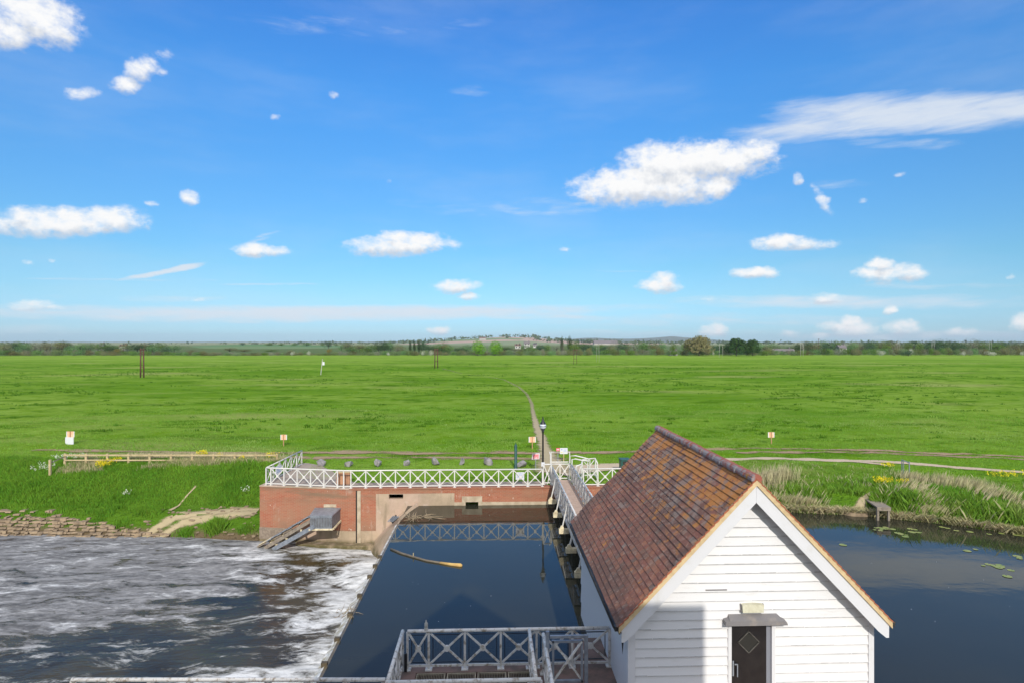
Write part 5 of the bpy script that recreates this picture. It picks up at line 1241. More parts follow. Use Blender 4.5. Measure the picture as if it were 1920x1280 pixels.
def specks():
    b = MB(); rnd = random.Random(12)
    for k in range(22):
        c = P(rnd.uniform(740, 1040), rnd.uniform(1010, 1200), ZW + .006) if k < 12 else P(rnd.uniform(1600, 1900), rnd.uniform(1010, 1200), ZW + .006); w = rnd.uniform(.006, .02)
        b.add([(c.x - w, c.y, c.z), (c.x, c.y - w, c.z), (c.x + w * 1.3, c.y, c.z), (c.x, c.y + w, c.z)], [(0, 1, 2, 3)])
    tag(b.build('floating_flecks', M['sign_white'], loc=(0, 22, ZW)), 'tiny pale flecks drifting on the still water', kind='stuff')
specks()

# ------------------------------------------------------------------ grass, reeds and flowers
def blades(name, X, Y, Z, Hh, mat, nb, wd, spread, lean, label, wind=(0, 0)):
    N = len(X)
    if N == 0: return
    X = np.repeat(X, nb); Y = np.repeat(Y, nb); Z = np.repeat(Z, nb); Hh = np.repeat(Hh, nb) * RNG.uniform(.55, 1.1, N * nb)
    bx = X + RNG.normal(0, spread, N * nb); by = Y + RNG.normal(0, spread, N * nb)
    a = RNG.uniform(0, 2 * pi, N * nb); lx = np.cos(a) * lean * Hh * RNG.random(N * nb) + wind[0] * Hh; ly = np.sin(a) * lean * Hh * RNG.random(N * nb) + wind[1] * Hh
    t = RNG.uniform(0, pi, N * nb); wx = np.cos(t) * wd; wy = np.sin(t) * wd * .6
    V = np.empty((N * nb, 4, 3)); V[:, 0] = np.stack([bx - wx, by - wy, Z - .03], -1); V[:, 1] = np.stack([bx + wx, by + wy, Z - .03], -1)
    V[:, 2] = np.stack([bx + wx * .55 + lx * .5, by + wy * .55 + ly * .5, Z + Hh * .62], -1); V[:, 3] = np.stack([bx + lx, by + ly, Z + Hh], -1)
    i = np.arange(N * nb) * 4; Fc = np.concatenate([np.stack([i, i + 1, i + 2], -1), np.stack([i, i + 2, i + 3], -1)])
    c = (float(X.mean()), float(Y.mean()), 0)
    tag(link_mesh(name, V.reshape(-1, 3), Fc, mat, loc=c), label, kind='stuff')
def inside(n, x0, x1, y0, y1): return RNG.uniform(x0, x1, n), RNG.uniform(y0, y1, n)
def path_mask(X, Y, marg=.3):
    """true where a track, path or paved strip lies"""
    m = np.zeros(len(X), bool)
    for o in bpy.data.objects:
        if o.type == 'MESH' and o.name.split('.')[0] in ('path', 'footpath'):
            v = np.empty(len(o.data.vertices) * 3, np.float32); o.data.vertices.foreach_get('co', v); v = v.reshape(-1, 3)[2::5]
            e = np.empty(len(o.data.vertices) * 3, np.float32); o.data.vertices.foreach_get('co', e); e = e.reshape(-1, 3)[0::5]
            w = np.linalg.norm((v - e)[:, :2], axis=1)
            for k in range(len(v)):
                sel = (np.abs(X - v[k, 0]) < 2.5) & (np.abs(Y - v[k, 1]) < 3)
                if sel.any():
                    n2 = v[min(k + 1, len(v) - 1)]; seg = n2[:2] - v[k, :2]; L = float(seg @ seg) + 1e-6
                    tt = np.clip(((X - v[k, 0]) * seg[0] + (Y - v[k, 1]) * seg[1]) / L, 0, 1)
                    m |= sel & (np.hypot(X - v[k, 0] - tt * seg[0], Y - v[k, 1] - tt * seg[1]) < w[k] * marg)
    return m
def meadow():
    # left bank slope
    X, Y = inside(52000, -46, XWL + .3, 33, 47); s = Y - yedge(X); Z = gz(X, Y)
    k = (s > 1.9) & (s < 6.8) & (X < XWL + SH * np.clip(Y - YWL, 0, 6) - .1); k &= ~((s < 2.5) & (X > P(262, 985, -2.1).x)); k &= ~path_mask(X, Y, .5)
    k |= (s > 1.05) & (s <= 1.9) & (X < P(250, 990, -2.2).x) & (fbm(X, Y, 1.3, 2) > .5)
    X, Y, Z = X[k], Y[k], Z[k]; n = fbm(X, Y, 1.8, 3)
    blades('bank_grass', X, Y, Z, .13 + .30 * n ** 2 + .0 * X, M['bank_grass'], 5, .018, .07, .8, 'thick rough green grass covering the left bank')
    k = fbm(X + 40, Y, 2.6, 3) > .62
    blades('bank_grass', X[k][::2], Y[k][::2], Z[k][::2], np.full(k.sum(), .34)[::2], M['bank_grass'], 6, .016, .12, .7, 'taller grass patches on the left bank')
    # tufts on the shelf
    cl = [(405, 982, .5, 90, .55), (300, 988, .6, 70, .34), (345, 984, .5, 50, .3), (370, 992, .5, 50, .3), (322, 996, .5, 40, .25), (462, 984, .35, 40, .35), (430, 998, 1.2, 120, .18), (350, 1000, 1.5, 140, .16), (232, 977, .6, 40, .22), (262, 967, .6, 60, .28), (180, 975, .5, 30, .2)]
    for (px, py, R, n, h) in cl:
        c = P(px, py, -2.45); x = c.x + RNG.normal(0, R * .5, n * 4); y = c.y + RNG.normal(0, R * .25, n * 4); kk = (y - yedge(x)) > .1; x, y = x[kk], y[kk]
        blades('grass_tuft', x, y, gz(x, y), np.full(len(x), h), M['bank_grass'], 4, .014, .05, .7, 'clumps of grass on the stony shelf by the water')
    # meadow near
    X, Y = inside(150000, -48, 56, 34, 76); keep = RNG.random(len(X)) < np.clip((48 - Y) / 14 + .35, .25, 1); X, Y = X[keep], Y[keep]
    s = Y - yedge(X); k = np.where(X < XWL, s > 6, np.where(X > XWR, s > 2.2, s > 1.5)) & (np.abs(X) < Y * .93 + 3)
    k &= ~((X > XWL) & (X < XWR) & (Y < YWALL + 1.5)); k &= ~((X > 2.8) & (X < 5.6) & (Y < 37)); k &= ~path_mask(X, Y, .42)
    trk = (np.abs(Y - np.interp(X, [-22, 6, 40], [44.0, 43.0, 42.5])) < .9) | ((np.abs(Y - 41.8) < .75) & (X > -15) & (X < 7)); k &= ~(trk & (fbm(X, Y, .9, 3) > .46))
    pav = (X < P(590, 870).x) & (X > XWL) & (Y < P(575, 868).y); k &= ~pav
    X, Y, Z = X[k], Y[k], gz(X[k], Y[k]); n = fbm(X, Y, 3, 3)
    vy = np.interp(Y, [35, 43, 46, 60, 76], [.06, .07, .13, .13, .12])
    blades('meadow_grass', X, Y, Z, vy * (0.6 + n), M['grass'], 3, .022, .09, .9, 'short bright green grass across the near meadow')
    # coarse tussocks in clumps and along old hollows
    cx, cy = inside(9000, -170, 200, 47, 215); d = fbm(cx * .5, cy, 12, 4)
    def hollow(pts, wd):
        q = [P(*p) for p in pts]; yy = np.interp(cx, [v.x for v in q], [v.y for v in q]); m_ = (cx > q[0].x) & (cx < q[-1].x); return m_ * np.exp(-((cy - yy) / wd) ** 2)
    d = d + .15 * hollow([(430, 752), (560, 742), (700, 734), (840, 728)], 2.2) + .16 * hollow([(1180, 742), (1340, 756), (1480, 770), (1640, 779), (1790, 789), (1915, 802)], 2.4) + .1 * hollow([(700, 762), (860, 772), (1000, 757), (1180, 760)], 2.0)
    d = d + .10 * hollow([(1000, 700), (1400, 700), (1900, 705)], 5) + .08 * hollow([(20, 738), (200, 735), (330, 738)], 2.5)
    k = (RNG.random(9000) < np.clip((d - .48) * 3.4, 0.015, 1)) & (np.abs(cx) < cy * .95 + 4) & ~path_mask(cx, cy, .9); cx, cy = cx[k], cy[k]
    print('tussocks', len(cx))
    nbl = 10; sx = RNG.uniform(.18, .75, len(cx)) * np.clip(cy / 70, .8, 1.9)
    X = np.repeat(cx, nbl) + RNG.normal(0, 1, len(cx) * nbl) * np.repeat(sx, nbl); Y = np.repeat(cy, nbl) + RNG.normal(0, .55, len(cx) * nbl) * np.repeat(sx, nbl)
    blades('tussock_grass', X, Y, gz(X, Y), RNG.uniform(.10, .30, len(X)), M['dark_grass'], 4, .035, .08, .8, 'dark coarse tussocks dotted through the meadow')
    # straw coloured strip along the fence and field edge
    X, Y = inside(5200, Q(150, 42).x, Q(545, 42).x, 40.8, 43.2); k = fbm(X, Y * 2, 2.5, 3) > .46; X, Y = X[k], Y[k]
    blades('dry_grass', X, Y, gz(X, Y), np.full(len(X), .36), M['straw'], 4, .012, .06, .5, 'bleached dry grass along the timber fence')
    # right bank
    X, Y = inside(52000, XWR + .1, 44, 14, 40); s = Y - yedge(X); k = (s > .05) & (s < 9) & (X < Y * .92 + 4) & ~path_mask(X, Y, .55)
    trod = (np.hypot((X - P(1612, 950, -.4).x) / 1.3, (Y - P(1612, 950, -.4).y) / 1.9) < 1); k &= ~trod
    X, Y = X[k], Y[k]; s = s[k]; n = fbm(X, Y, 1.7, 3)
    hh = np.interp(s, [0, 1, 2.2, 3.2, 6, 9], [.42, .42, .28, .15, .12, .10]) * (.35 + 1.3 * n) * np.where(X > P(1680, 930).x, 1.45, 1.0)
    blades('bank_grass', X, Y, gz(X, Y), hh, M['reed_green'], 5, .016, .08, .8, 'long green grass and rushes on the right bank')
    q = (RNG.random(len(X)) < .05) & (fbm(X, Y, 2.0, 2) > .45)
    blades('dry_grass', X[q], Y[q], gz(X[q], Y[q]), hh[q] * 1.35 + .08, M['straw'], 4, .010, .10, .8, 'bleached stems mixed through the green of the right bank')
    # overhanging dead grass at the water line
    X = RNG.uniform(XWR, 40, 2600); Y = yedge(X) + RNG.uniform(-.05, .35, 2600)
    blades('dry_grass', X, Y, np.full(2600, ZW + .05), np.full(2600, .42), M['straw'], 4, .01, .08, 1.4, 'dead straw grass hanging over the water on the right', (0, -.25))
    # reed beds
    for (px0, py0, px1, py1, n, h, wnd, lb) in ((1385, 925, 1480, 905, 520, .9, (0, 0), 'tall bleached reed stems behind the roof peak'), (1440, 930, 1540, 945, 260, .6, (.25, -.1), 'bleached reed stems thinning out right of the roof'),
                                   (1700, 925, 1765, 965, 230, .6, (.5, -.2), 'flattened bleached reeds on the right bank'), (1745, 915, 1850, 930, 210, .7, (.1, 0), 'standing bleached reeds on the right bank'), (1820, 935, 1925, 960, 170, .6, (.4, -.15), 'leaning bleached reeds at the right edge'), (1690, 905, 1740, 915, 160, .5, (.2, 0), 'short bleached reeds by the metal frame')):
        a, b_ = P(px0, py0, -.3), P(px1, py1, -.3); t = RNG.random(n); X = a.x + (b_.x - a.x) * t + RNG.normal(0, .35, n); Y = a.y + (b_.y - a.y) * t + RNG.normal(0, .55, n)
        X = np.maximum(X, XWR + .3); Y = np.maximum(Y, yedge(X) + .3)
        blades('dead_reeds', X, Y, gz(X, Y), np.full(n, h), M['straw'], 3, .013, .06, .35, lb, wnd)
    # long green growth between
    X, Y = inside(5000, P(1660, 940).x, 34, 26, 34); s = Y - yedge(X); k = (s > .6) & (s < 4.5) & (fbm(X, Y, 1.5, 2) > .5); X, Y = X[k], Y[k]
    blades('bank_grass', X, Y, gz(X, Y), np.full(len(X), .42), M['bank_grass'], 5, .018, .12, .6, 'lush dark green growth on the right bank')
meadow()
def flower(px, py, z, R, h, n, label, mat='yellow', cat='plant', nm='flowering_plant'):
    c = P(px, py, z); g0 = float(gz(c.x, c.y)); r = root(nm, (c.x, c.y, g0), label, cat)
    rnd = random.Random(int(px * 7 + py)); V = []; Fc = []; V2 = []; F2 = []
    for k in range(n):
        a = rnd.uniform(0, 2 * pi); q = rnd.random() ** .5 * R; x = c.x + q * math.cos(a) * 1.2; y = c.y + q * math.sin(a) * .6; g1 = float(gz(x, y)); hh = h * rnd.uniform(.6, 1.05)
        for j in range(4):
            aa = rnd.uniform(0, 6.3); l = .09; b0 = len(V); t = rnd.uniform(.1, .85); V += [(x - .01, y, g1 + hh * t * .6), (x + .01, y, g1 + hh * t * .6), (x + l * math.cos(aa), y + l * math.sin(aa), g1 + hh * t)]; Fc.append((b0, b0 + 1, b0 + 2))
        b0 = len(V); V += [(x - .008, y, g1), (x + .008, y, g1), (x, y, g1 + hh)]; Fc.append((b0, b0 + 1, b0 + 2))
        for j in range(4):
            s = rnd.uniform(.018, .035); p = Vector((x + rnd.uniform(-.06, .06), y + rnd.uniform(-.06, .06), g1 + hh + rnd.uniform(-.12, .03))); u = Vector((rnd.gauss(0, 1), rnd.gauss(0, 1), rnd.gauss(0, 1))).normalized() * s; w = u.cross(Vector((rnd.gauss(0, 1), rnd.gauss(0, 1), .3))).normalized() * s
            b0 = len(V2); V2 += [(p - u)[:], (p - w)[:], (p + u)[:], (p + w)[:]]; F2.append((b0, b0 + 1, b0 + 2, b0 + 3))
    link_mesh('stems', V, Fc, M['bank_grass'], r); link_mesh('flower_heads', V2, F2, M[mat], r)
flower(196, 888, -.8, .50, .55, 90, 'big yellow flowering clump on the left bank, leftmost')
flower(218, 880, -.6, .30, .45, 30, 'thin yellow flowers right beside the biggest left bank clump')
flower(379, 868, -.3, .35, .6, 70, 'yellow flowering clump against the timber fence')
flower(412, 872, -.4, .18, .5, 22, 'small yellow flower tuft below the fence, left of a paler one')
flower(454, 878, -.5, .2, .5, 16, 'sparse yellow flowers low on the bank nearest the brick wall')
flower(510, 866, -.1, .45, .6, 40, 'yellow flowers beside the railing that runs back on the left')
flower(1657, 921, -.3, .45, .55, 90, 'dense yellow flowering clump above the fishing stage')
flower(1693, 918, -.2, .3, .45, 34, 'small yellow flowering clump right of the dense one above the stage')
flower(1664, 879, 0, .4, .4, 40, 'yellow flowers beside the gravel path spur')
flower(1893, 892, 0, 1.1, .3, 80, 'wide drift of yellow flowers on the gravel path at the right edge')
flower(132, 872, -.5, 1.0, .35, 110, 'band of white flowers below the left end of the fence', 'whiteflower')
flower(80, 893, -1.0, .7, .3, 60, 'trailing white flowers below the single fence post', 'whiteflower')
flower(238, 914, -1.1, .2, .35, 14, 'tiny white flower tuft in the middle of the left bank', 'whiteflower')
flower(462, 922, -1.3, .25, .4, 16, 'tiny white flower tuft low on the bank beside the brick wall', 'whiteflower')

# ------------------------------------------------------------------ poles standing in the meadow
def twin_pole(px, pyb, D, h, gap, mat, label, lean=0.0, r=.10, bars=True, group=None):
    c = Q(px, D); g0 = float(gz(c.x, c.y)) if D < 330 else 0
    ro = root('twin_pole', (c.x, c.y, g0), label, 'pole', group)
    for s in (-1, 1): MB().tube([(c.x + s * gap / 2, c.y, g0 - .3), (c.x + s * gap * .42 + lean, c.y, g0 + h)], [r, r * .8], 8).build('pole', mat, ro, True)
    if bars:
        MB().bar((c.x - gap * .8 + lean, c.y - r, g0 + h - .35), (c.x + gap * .8 + lean, c.y - r, g0 + h - .35), .12, .16).build('crossarm', mat, ro)
        MB().bar((c.x - gap * .5, c.y - r, g0 + h * .35), (c.x + gap * .5, c.y - r, g0 + h * .35), .1, .12).build('cross_brace', mat, ro)
twin_pole(266.5, 707, 136, 6.6, .75, M['pole_brown'], 'tall dark red brown twin pole at the left of the meadow', r=.16)
twin_pole(818, 689, 185, 6.1, .95, M['pole_brown'], 'red brown twin pole at the far end of the footpath', r=.15)
twin_pole(1078.5, 684, 212, 5.4, 1.1, M['pole_brown'], 'thin faint brown twin pole right of the poplars', r=.07)
twin_pole(1121, 680, 235, 7.0, 1.0, M['pole_pale'], 'thin pale twin pole in the far meadow, right of the faint brown one', r=.05, bars=False)
twin_pole(1352, 667, 300, 6.6, 1.9, M['pole_pale'], 'thin pale twin pole in front of the big dark domed trees', r=.07, bars=False)
twin_pole(1503.5, 667, 335, 7.6, 1.5, M['pole_pale'], 'pale twin pole standing before the far hedge, right of the domed trees', r=.12, bars=False)
twin_pole(1684.5, 655, 400, 9, 1.9, M['pole_pale'], 'pale twin pole rising out of the hedge, left of the flat topped pine', r=.09, bars=False)
twin_pole(1749.5, 655, 400, 9, 1.7, M['pole_pale'], 'pale twin pole rising out of the hedge, right of the flat topped pine', r=.10, bars=False)
twin_pole(1857, 655, 430, 8.5, 1.6, M['pole_pale'], 'faint pale twin pole in the hedge near the right edge', r=.08, bars=False)
def field_post():
    c = Q(602, 146); r = root('gauge_post', (c.x, c.y, 0), 'leaning pale post with a small white plate, alone in the left meadow', 'post')
    MB().tube([(c.x - .1, c.y, -.2), (c.x + .35, c.y, 3.9)], .09, 8).build('shaft', M['pole_pale'], r)
    MB().box((c.x + .35, c.y - .08, 2.4), (c.x + .85, c.y - .03, 3.2)).build('plate', M['sign_white'], r)
    MB().bar((c.x + .2, c.y, 2.8), (c.x + .4, c.y, 2.8), .06, .06).build('arm', M['pole_pale'], r)
    c = Q(1535, 420); r = root('utility_pole', (c.x, c.y, 0), 'single dark pole with a short crossarm above the far hedge on the right', 'pole')
    MB().tube([(c.x, c.y, 0), (c.x, c.y, 10)], .14, 8).build('shaft', M['pole_brown'], r); MB().bar((c.x - .8, c.y, 9.6), (c.x + .8, c.y, 9.6), .12, .14).build('crossarm', M['pole_brown'], r)
field_post()

# ------------------------------------------------------------------ trees
def make_tree(name, kind, mat, seed, Hh, Wd, leaf=.5, nl=420, trunk=True):
    """crown filled with small leaf-clump faces over irregular lobes; trunk with limbs"""
    rnd = np.random.default_rng(seed); lob = []
    if kind == 'round':
        for k in range(9): a = rnd.uniform(0, 2 * pi); q = rnd.uniform(.1, .62); lob.append((q * math.cos(a) * Wd / 2, q * math.sin(a) * Wd / 2, Hh * rnd.uniform(.30, .74), rnd.uniform(.26, .4) * Wd))
        lob.append((0, 0, Hh * .72, .34 * Wd))
    elif kind == 'bush':
        for k in range(8): a = rnd.uniform(0, 2 * pi); q = rnd.uniform(.1, .75); lob.append((q * math.cos(a) * Wd / 2, q * math.sin(a) * Wd / 3, Hh * rnd.uniform(.25, .6), rnd.uniform(.3, .5) * Hh))
    elif kind == 'poplar':
        for k in range(12): t = k / 11; lob.append((rnd.uniform(-.1, .1) * Wd, rnd.uniform(-.1, .1) * Wd, Hh * (.14 + .78 * t), Wd * .5 * (math.sin(pi * (.2 + .76 * t)) ** .8) + .1))
    elif kind == 'dome':
        for k in range(12): a = rnd.uniform(0, 2 * pi); q = rnd.uniform(.15, .72); lob.append((q * math.cos(a) * Wd / 2, q * math.sin(a) * Wd / 2, Hh * (.74 - .38 * q * q) * rnd.uniform(.85, 1.02), .2 * Wd))
        for k in range(6): a = k; lob.append((.38 * Wd * math.cos(a), .38 * Wd * math.sin(a), Hh * .34, .17 * Wd))
    elif kind == 'pine':
        for k in range(6): lob.append((rnd.uniform(-.3, .3) * Wd, rnd.uniform(-.3, .3) * Wd, Hh * rnd.uniform(.82, .92), .22 * Wd))
        lob.append((.1 * Wd, 0, Hh * .6, .12 * Wd))
    nl = int(nl * 2.4); leaf *= .62
    C = np.array(lob); vol = C[:, 3] ** 2; idx = rnd.choice(len(C), nl, p=vol / vol.sum())
    d = rnd.normal(size=(nl, 3)); d /= np.linalg.norm(d, axis=1)[:, None]; rr = rnd.uniform(.45, 1.08, nl) ** .5
    zs = .8 if kind in ('dome', 'bush', 'pine') else 1.0
    if kind == 'pine': zs = .5
    c = C[idx, :3] + d * (C[idx, 3] * rr)[:, None] * np.array([1, 1, zs]); c = c[c[:, 2] > .1 * Hh if kind != 'bush' else c[:, 2] > 0.1]; n = len(c)
    nn = (c - np.array([0, 0, Hh * .38])); nn /= np.linalg.norm(nn, axis=1)[:, None]; nn = nn + rnd.normal(size=(n, 3)) * .45
    u = np.cross(nn, rnd.normal(size=(n, 3))); u /= np.linalg.norm(u, axis=1)[:, None]; w = np.cross(nn, u); w /= np.linalg.norm(w, axis=1)[:, None]
    s = (leaf * rnd.uniform(.5, 1.1, n))[:, None]; u *= s; w *= s * .75
    V = np.stack([c - u, c - w * .8, c + u * .9, c + w], 1).reshape(-1, 3); i = np.arange(n) * 4; Fc = np.stack([i, i + 1, i + 2, i + 3], -1)
    top = bpy.data.objects.new(name, None); COL.objects.link(top)
    cr = link_mesh('crown', V, Fc, mat, top)
    if trunk:
        b = MB(); R = Hh * .028; b.tube([(0, 0, -.3), (0, 0, Hh * .3), (Hh * .01, 0, Hh * .7)], [R, R * .8, R * .3], 7)
        for k in range(5): a = k * 1.3 + seed; b.tube([(0, 0, Hh * (.2 + .06 * k)), (Wd * .25 * math.cos(a), Wd * .25 * math.sin(a), Hh * (.45 + .07 * k))], [R * .5, R * .15], 5)
        b.build('trunk', M['bark'], top)
    return top
def place(proto, px, D, Hs, Wd_s, label, cat, group=None, z=0.0, first=False, rz=None, name=None):
    c = Q(px, D)
    if proto.get('used'):
        o = proto.copy(); COL.objects.link(o)
        for ch in list(proto.children):
            q = ch.copy(); COL.objects.link(q); q.parent = o
    else: o = proto
    proto['used'] = 1
    o.location = (c.x, c.y, z); o.scale = (Wd_s, Wd_s, Hs); o.rotation_euler = (0, 0, rz if rz is not None else random.uniform(0, 6.28))
    for k in ('label', 'category', 'group'):
        if k in o: del o[k]
    if name: o.name = name
    tag(o, label, cat, group); return o
def trees():
    R = random.Random(5)
    prot = {
        'bush_a': make_tree('hedge_bush', 'bush', M['leaf_bush'], 1, 5, 9, .42, 380, False), 'bush_b': make_tree('hedge_bush', 'bush', M['leaf_olive'], 2, 5, 9, .42, 380, False),
        'bush_c': make_tree('hedge_bush', 'bush', M['leaf_green'], 3, 5, 9, .42, 380, False), 'bush_g': make_tree('hedge_bush', 'bush', M['leaf_grey'], 4, 5, 9, .36, 380, False),
        'blos': make_tree('blossom_bush', 'bush', M['blossom'], 5, 4, 6, .34, 320, False),
        'round_a': make_tree('broadleaf_tree', 'round', M['leaf_green'], 6, 10, 9, .55, 520), 'round_b': make_tree('broadleaf_tree', 'round', M['leaf_dark'], 7, 10, 9, .55, 520),
        'round_c': make_tree('broadleaf_tree', 'round', M['leaf_olive'], 8, 10, 9, .5, 460), 'round_g': make_tree('bare_tree', 'round', M['leaf_grey'], 9, 10, 9, .36, 420),
        'bright': make_tree('broadleaf_tree', 'round', M['leaf_bright'], 10, 10, 9.5, .55, 900), 'poplar': make_tree('poplar_tree', 'poplar', M['poplar'], 11, 12, 3.2, .42, 600),
        'dome': make_tree('oak_tree', 'dome', M['oak_leaf'], 12, 10, 14, .75, 1700), 'willow': make_tree('willow_tree', 'dome', M['willow_leaf'], 13, 10, 14, .65, 1700), 'pine': make_tree('pine_tree', 'pine', M['leaf_dark'], 14, 12, 6, .5, 300),
        'gold': make_tree('golden_bush', 'bush', M['leaf_gold'], 15, 5, 8, .4, 380, False)}
    pm = lambda D: F / D      # px per metre
    def T(kind, px, ytop, wpx, D, label, cat='tree', group=None, zb=0.0, name=None):
        base = {'round_a': (10, 9), 'round_b': (10, 9), 'round_c': (10, 9), 'round_g': (10, 9), 'bright': (10, 9.5), 'poplar': (12, 3.2), 'dome': (9.2, 14), 'willow': (9.2, 14), 'pine': (12, 6), 'bush_a': (4.7, 10), 'bush_b': (4.7, 10), 'bush_c': (4.7, 10), 'bush_g': (4.7, 10), 'blos': (3.8, 7), 'gold': (4.7, 8)}[kind]
        h = ZD(ytop, D) - zb; place(prot[kind], px, D, h / base[0], wpx / pm(D) / base[1], label, cat, group, zb, name=name)
    # single, tellable trees
    T('bright', 896, 638.5, 27, 345, 'left of two bright green round trees at the end of the footpath')
    T('bright', 928, 639, 27, 350, 'right of two bright green round trees at the end of the footpath', name='broadleaf_tree')
    for i, (x, yt, lb) in enumerate(((769, 635.5, 'leftmost slim poplar of three in the middle distance'), (777, 635, 'middle slim poplar of three in the middle distance'), (785.5, 636, 'rightmost slim poplar of three in the middle distance'), (1053.5, 628, 'shorter of two tall dark poplars right of the white house'), (1068, 627, 'taller of two tall dark poplars right of the white house'))):
        T('poplar', x, yt, 5.5 if i < 3 else (7 if i == 3 else 10), 420, lb)
    T('round_g', 1056, 644, 20, 390, 'pale bare branched tree below the shorter dark poplar'); T('round_b', 793, 635.5, 9, 600, 'small dark round tree just right of the three poplars')
    T('willow', 1311, 630, 54, 341, 'large rounded brown green willow at the meadow edge'); T('round_a', 1286, 640, 18, 360, 'green tree leaning against the big willow')
    T('dome', 1381, 634, 40, 342, 'larger of two dark domed trees right of the willow'); T('dome', 1411, 636.5, 30, 343, 'smaller of two dark domed trees right of the willow')
    T('round_c', 1438, 645, 26, 352, 'olive round tree at the hedge just right of the domed trees'); T('pine', 1714, 639.5, 14, 400, 'flat topped dark pine above the right hedge')
    T('pine', 83, 640, 9, 620, 'tall lone pine standing above the left trees'); T('round_c', 185, 645.5, 20, 520, 'bare topped grey green tree in the left tree line')
    T('gold', 218, 652, 20, 420, 'golden leaved bush left of the tall twin pole', 'bush'); T('gold', 615, 652, 14, 420, 'small golden bush beyond the leaning pale post', 'bush'); T('gold', 1103, 650.5, 14, 360, 'golden bush beyond the faint brown twin pole', 'bush')
    T('round_b', 616, 639.5, 14, 700, 'dark round tree on the green rise, left of centre'); T('round_b', 455, 641.5, 13, 900, 'single dark tree on top of the green rise', zb=2)
    T('round_a', 640, 644, 12, 520, 'green tree at the foot of the rise, left of the poplars'); T('round_b', 722, 639.5, 14, 450, 'dark bushy tree left of the three poplars'); T('round_c', 835, 640, 22, 400, 'olive tree right of the red brown twin pole')
    T('round_g', 745, 648, 18, 380, 'grey bare tree left of the three poplars, above the hedge'); T('round_a', 1243, 640.5, 17, 380, 'left of two mid green trees left of the willow'); T('round_a', 1262, 642, 14, 385, 'right of two mid green trees left of the willow')
    T('round_b', 1571, 644, 15, 500, 'small dark reddish round tree in the right tree line'); T('round_b', 1497, 643, 16, 430, 'dark tree left of the white twin pole pair'); T('round_b', 1519, 641.5, 18, 430, 'dark tree behind the white twin pole pair')
    for (px, yt, w, lb) in ((1653, 654, 16, 'white blossom bush left of the dark bush in the right hedge'), (1708, 652, 12, 'pale blossom bush behind a dark bush in the right hedge'), (1805, 657, 10, 'small white blossom bush in the right hedge'), (1858, 657, 22, 'widest white blossom bush near the right edge'), (1917, 657, 10, 'white blossom bush at the right edge'), (548, 657, 9, 'pale blossom bush at the left field edge, beyond the long hedge'), (578, 657, 10, 'second pale blossom bush left of the leaning post'), (728, 659, 9, 'small pale blossom bush left of the poplars'), (793, 656, 9, 'pale blossom bush under the poplars'), (809, 656, 9, 'pale blossom bush beside the red brown twin pole'), (1337, 656, 6, 'small pale blossom bush beside the willow')):
        T('blos', px, yt, w, 338 + R.uniform(0, 4), lb, 'bush')
    T('round_b', 1703, 655, 20, 340, 'low dark bush in the right hedge beside a blossom bush', 'bush')
    # field-edge hedge
    px = -70
    while px < 1990:
        D = 346 + R.uniform(0, 10) - (8 if px < 500 else 0); w = R.uniform(18, 32)
        tall = np.interp(px, [0, 200, 330, 480, 640, 760, 860, 1000, 1250, 1450, 1600, 1920], [655, 655, 657, 660, 658, 656, 656, 654, 652, 654, 651, 651]) + R.uniform(-2, 2.5)
        k = R.choices(['bush_a', 'bush_b', 'bush_c', 'bush_g'], [3, 3, 3, 2.2 if px < 900 else 1.1])[0]
        lb = {'bush_a': 'green hedge bush along the far edge of the meadow', 'bush_b': 'olive hedge bush along the far edge of the meadow', 'bush_c': 'fresh green hedge bush along the far edge of the meadow', 'bush_g': 'grey brown twiggy bush along the far edge of the meadow'}[k]
        T(k, px, tall, w, D, lb, 'bush', 'bushes in the hedge along the far edge of the meadow'); px += w * R.uniform(.36, .5)
    # trees behind the hedge
    spans = [(-60, 130, 640.5, 19), (130, 330, 644, 17), (330, 560, 654, 6), (640, 760, 643.5, 8), (780, 880, 645, 7), (945, 1050, 647, 8), (1075, 1240, 642, 15), (1335, 1500, 643.5, 11), (1500, 1640, 641, 14), (1620, 1990, 639, 32)]
    for (a, b_, yt, n) in spans:
        for i in range(n):
            px = a + (b_ - a) * (i + R.uniform(.1, .9)) / n; k = R.choices(['round_a', 'round_b', 'round_c', 'round_g'], [3, 2.6, 2, 1])[0]; D = R.uniform(385, 520)
            lb = {'round_a': 'green tree behind the far hedge', 'round_b': 'dark green tree behind the far hedge', 'round_c': 'olive tree behind the far hedge', 'round_g': 'grey bare tree behind the far hedge'}[k]
            T(k, px, yt + R.uniform(-3.5, 5.5), R.uniform(20, 36), D, lb, 'tree', 'trees behind the far hedge')
    # trees on the green rise and hills
    for (px, yt, w) in ((505, 643.5, 20), (527, 643.5, 14), (552, 643.5, 18), (575, 642.5, 22), (605, 643.5, 12), (630, 644, 12), (338, 649, 16), (352, 650, 12)):
        D = 880; T('round_a', px, yt - .5, w, D, 'tree standing along the top of the green rise', 'tree', 'trees along the top of the green rise', zb=ZD(648.5, D))
    # distant woodland on the hills
    N = 5200; V = []; ii = []
    px = RNG.uniform(-250, 2150, 620); 
    prof2 = [(-500, 649), (0, 648.5), (300, 650), (560, 647), (700, 646), (790, 641.5), (840, 638), (900, 634), (940, 632), (1000, 633), (1040, 637), (1100, 642), (1200, 643), (1500, 646), (1900, 645), (2400, 646)]
    Vs = []; Fs = []; c0 = 0
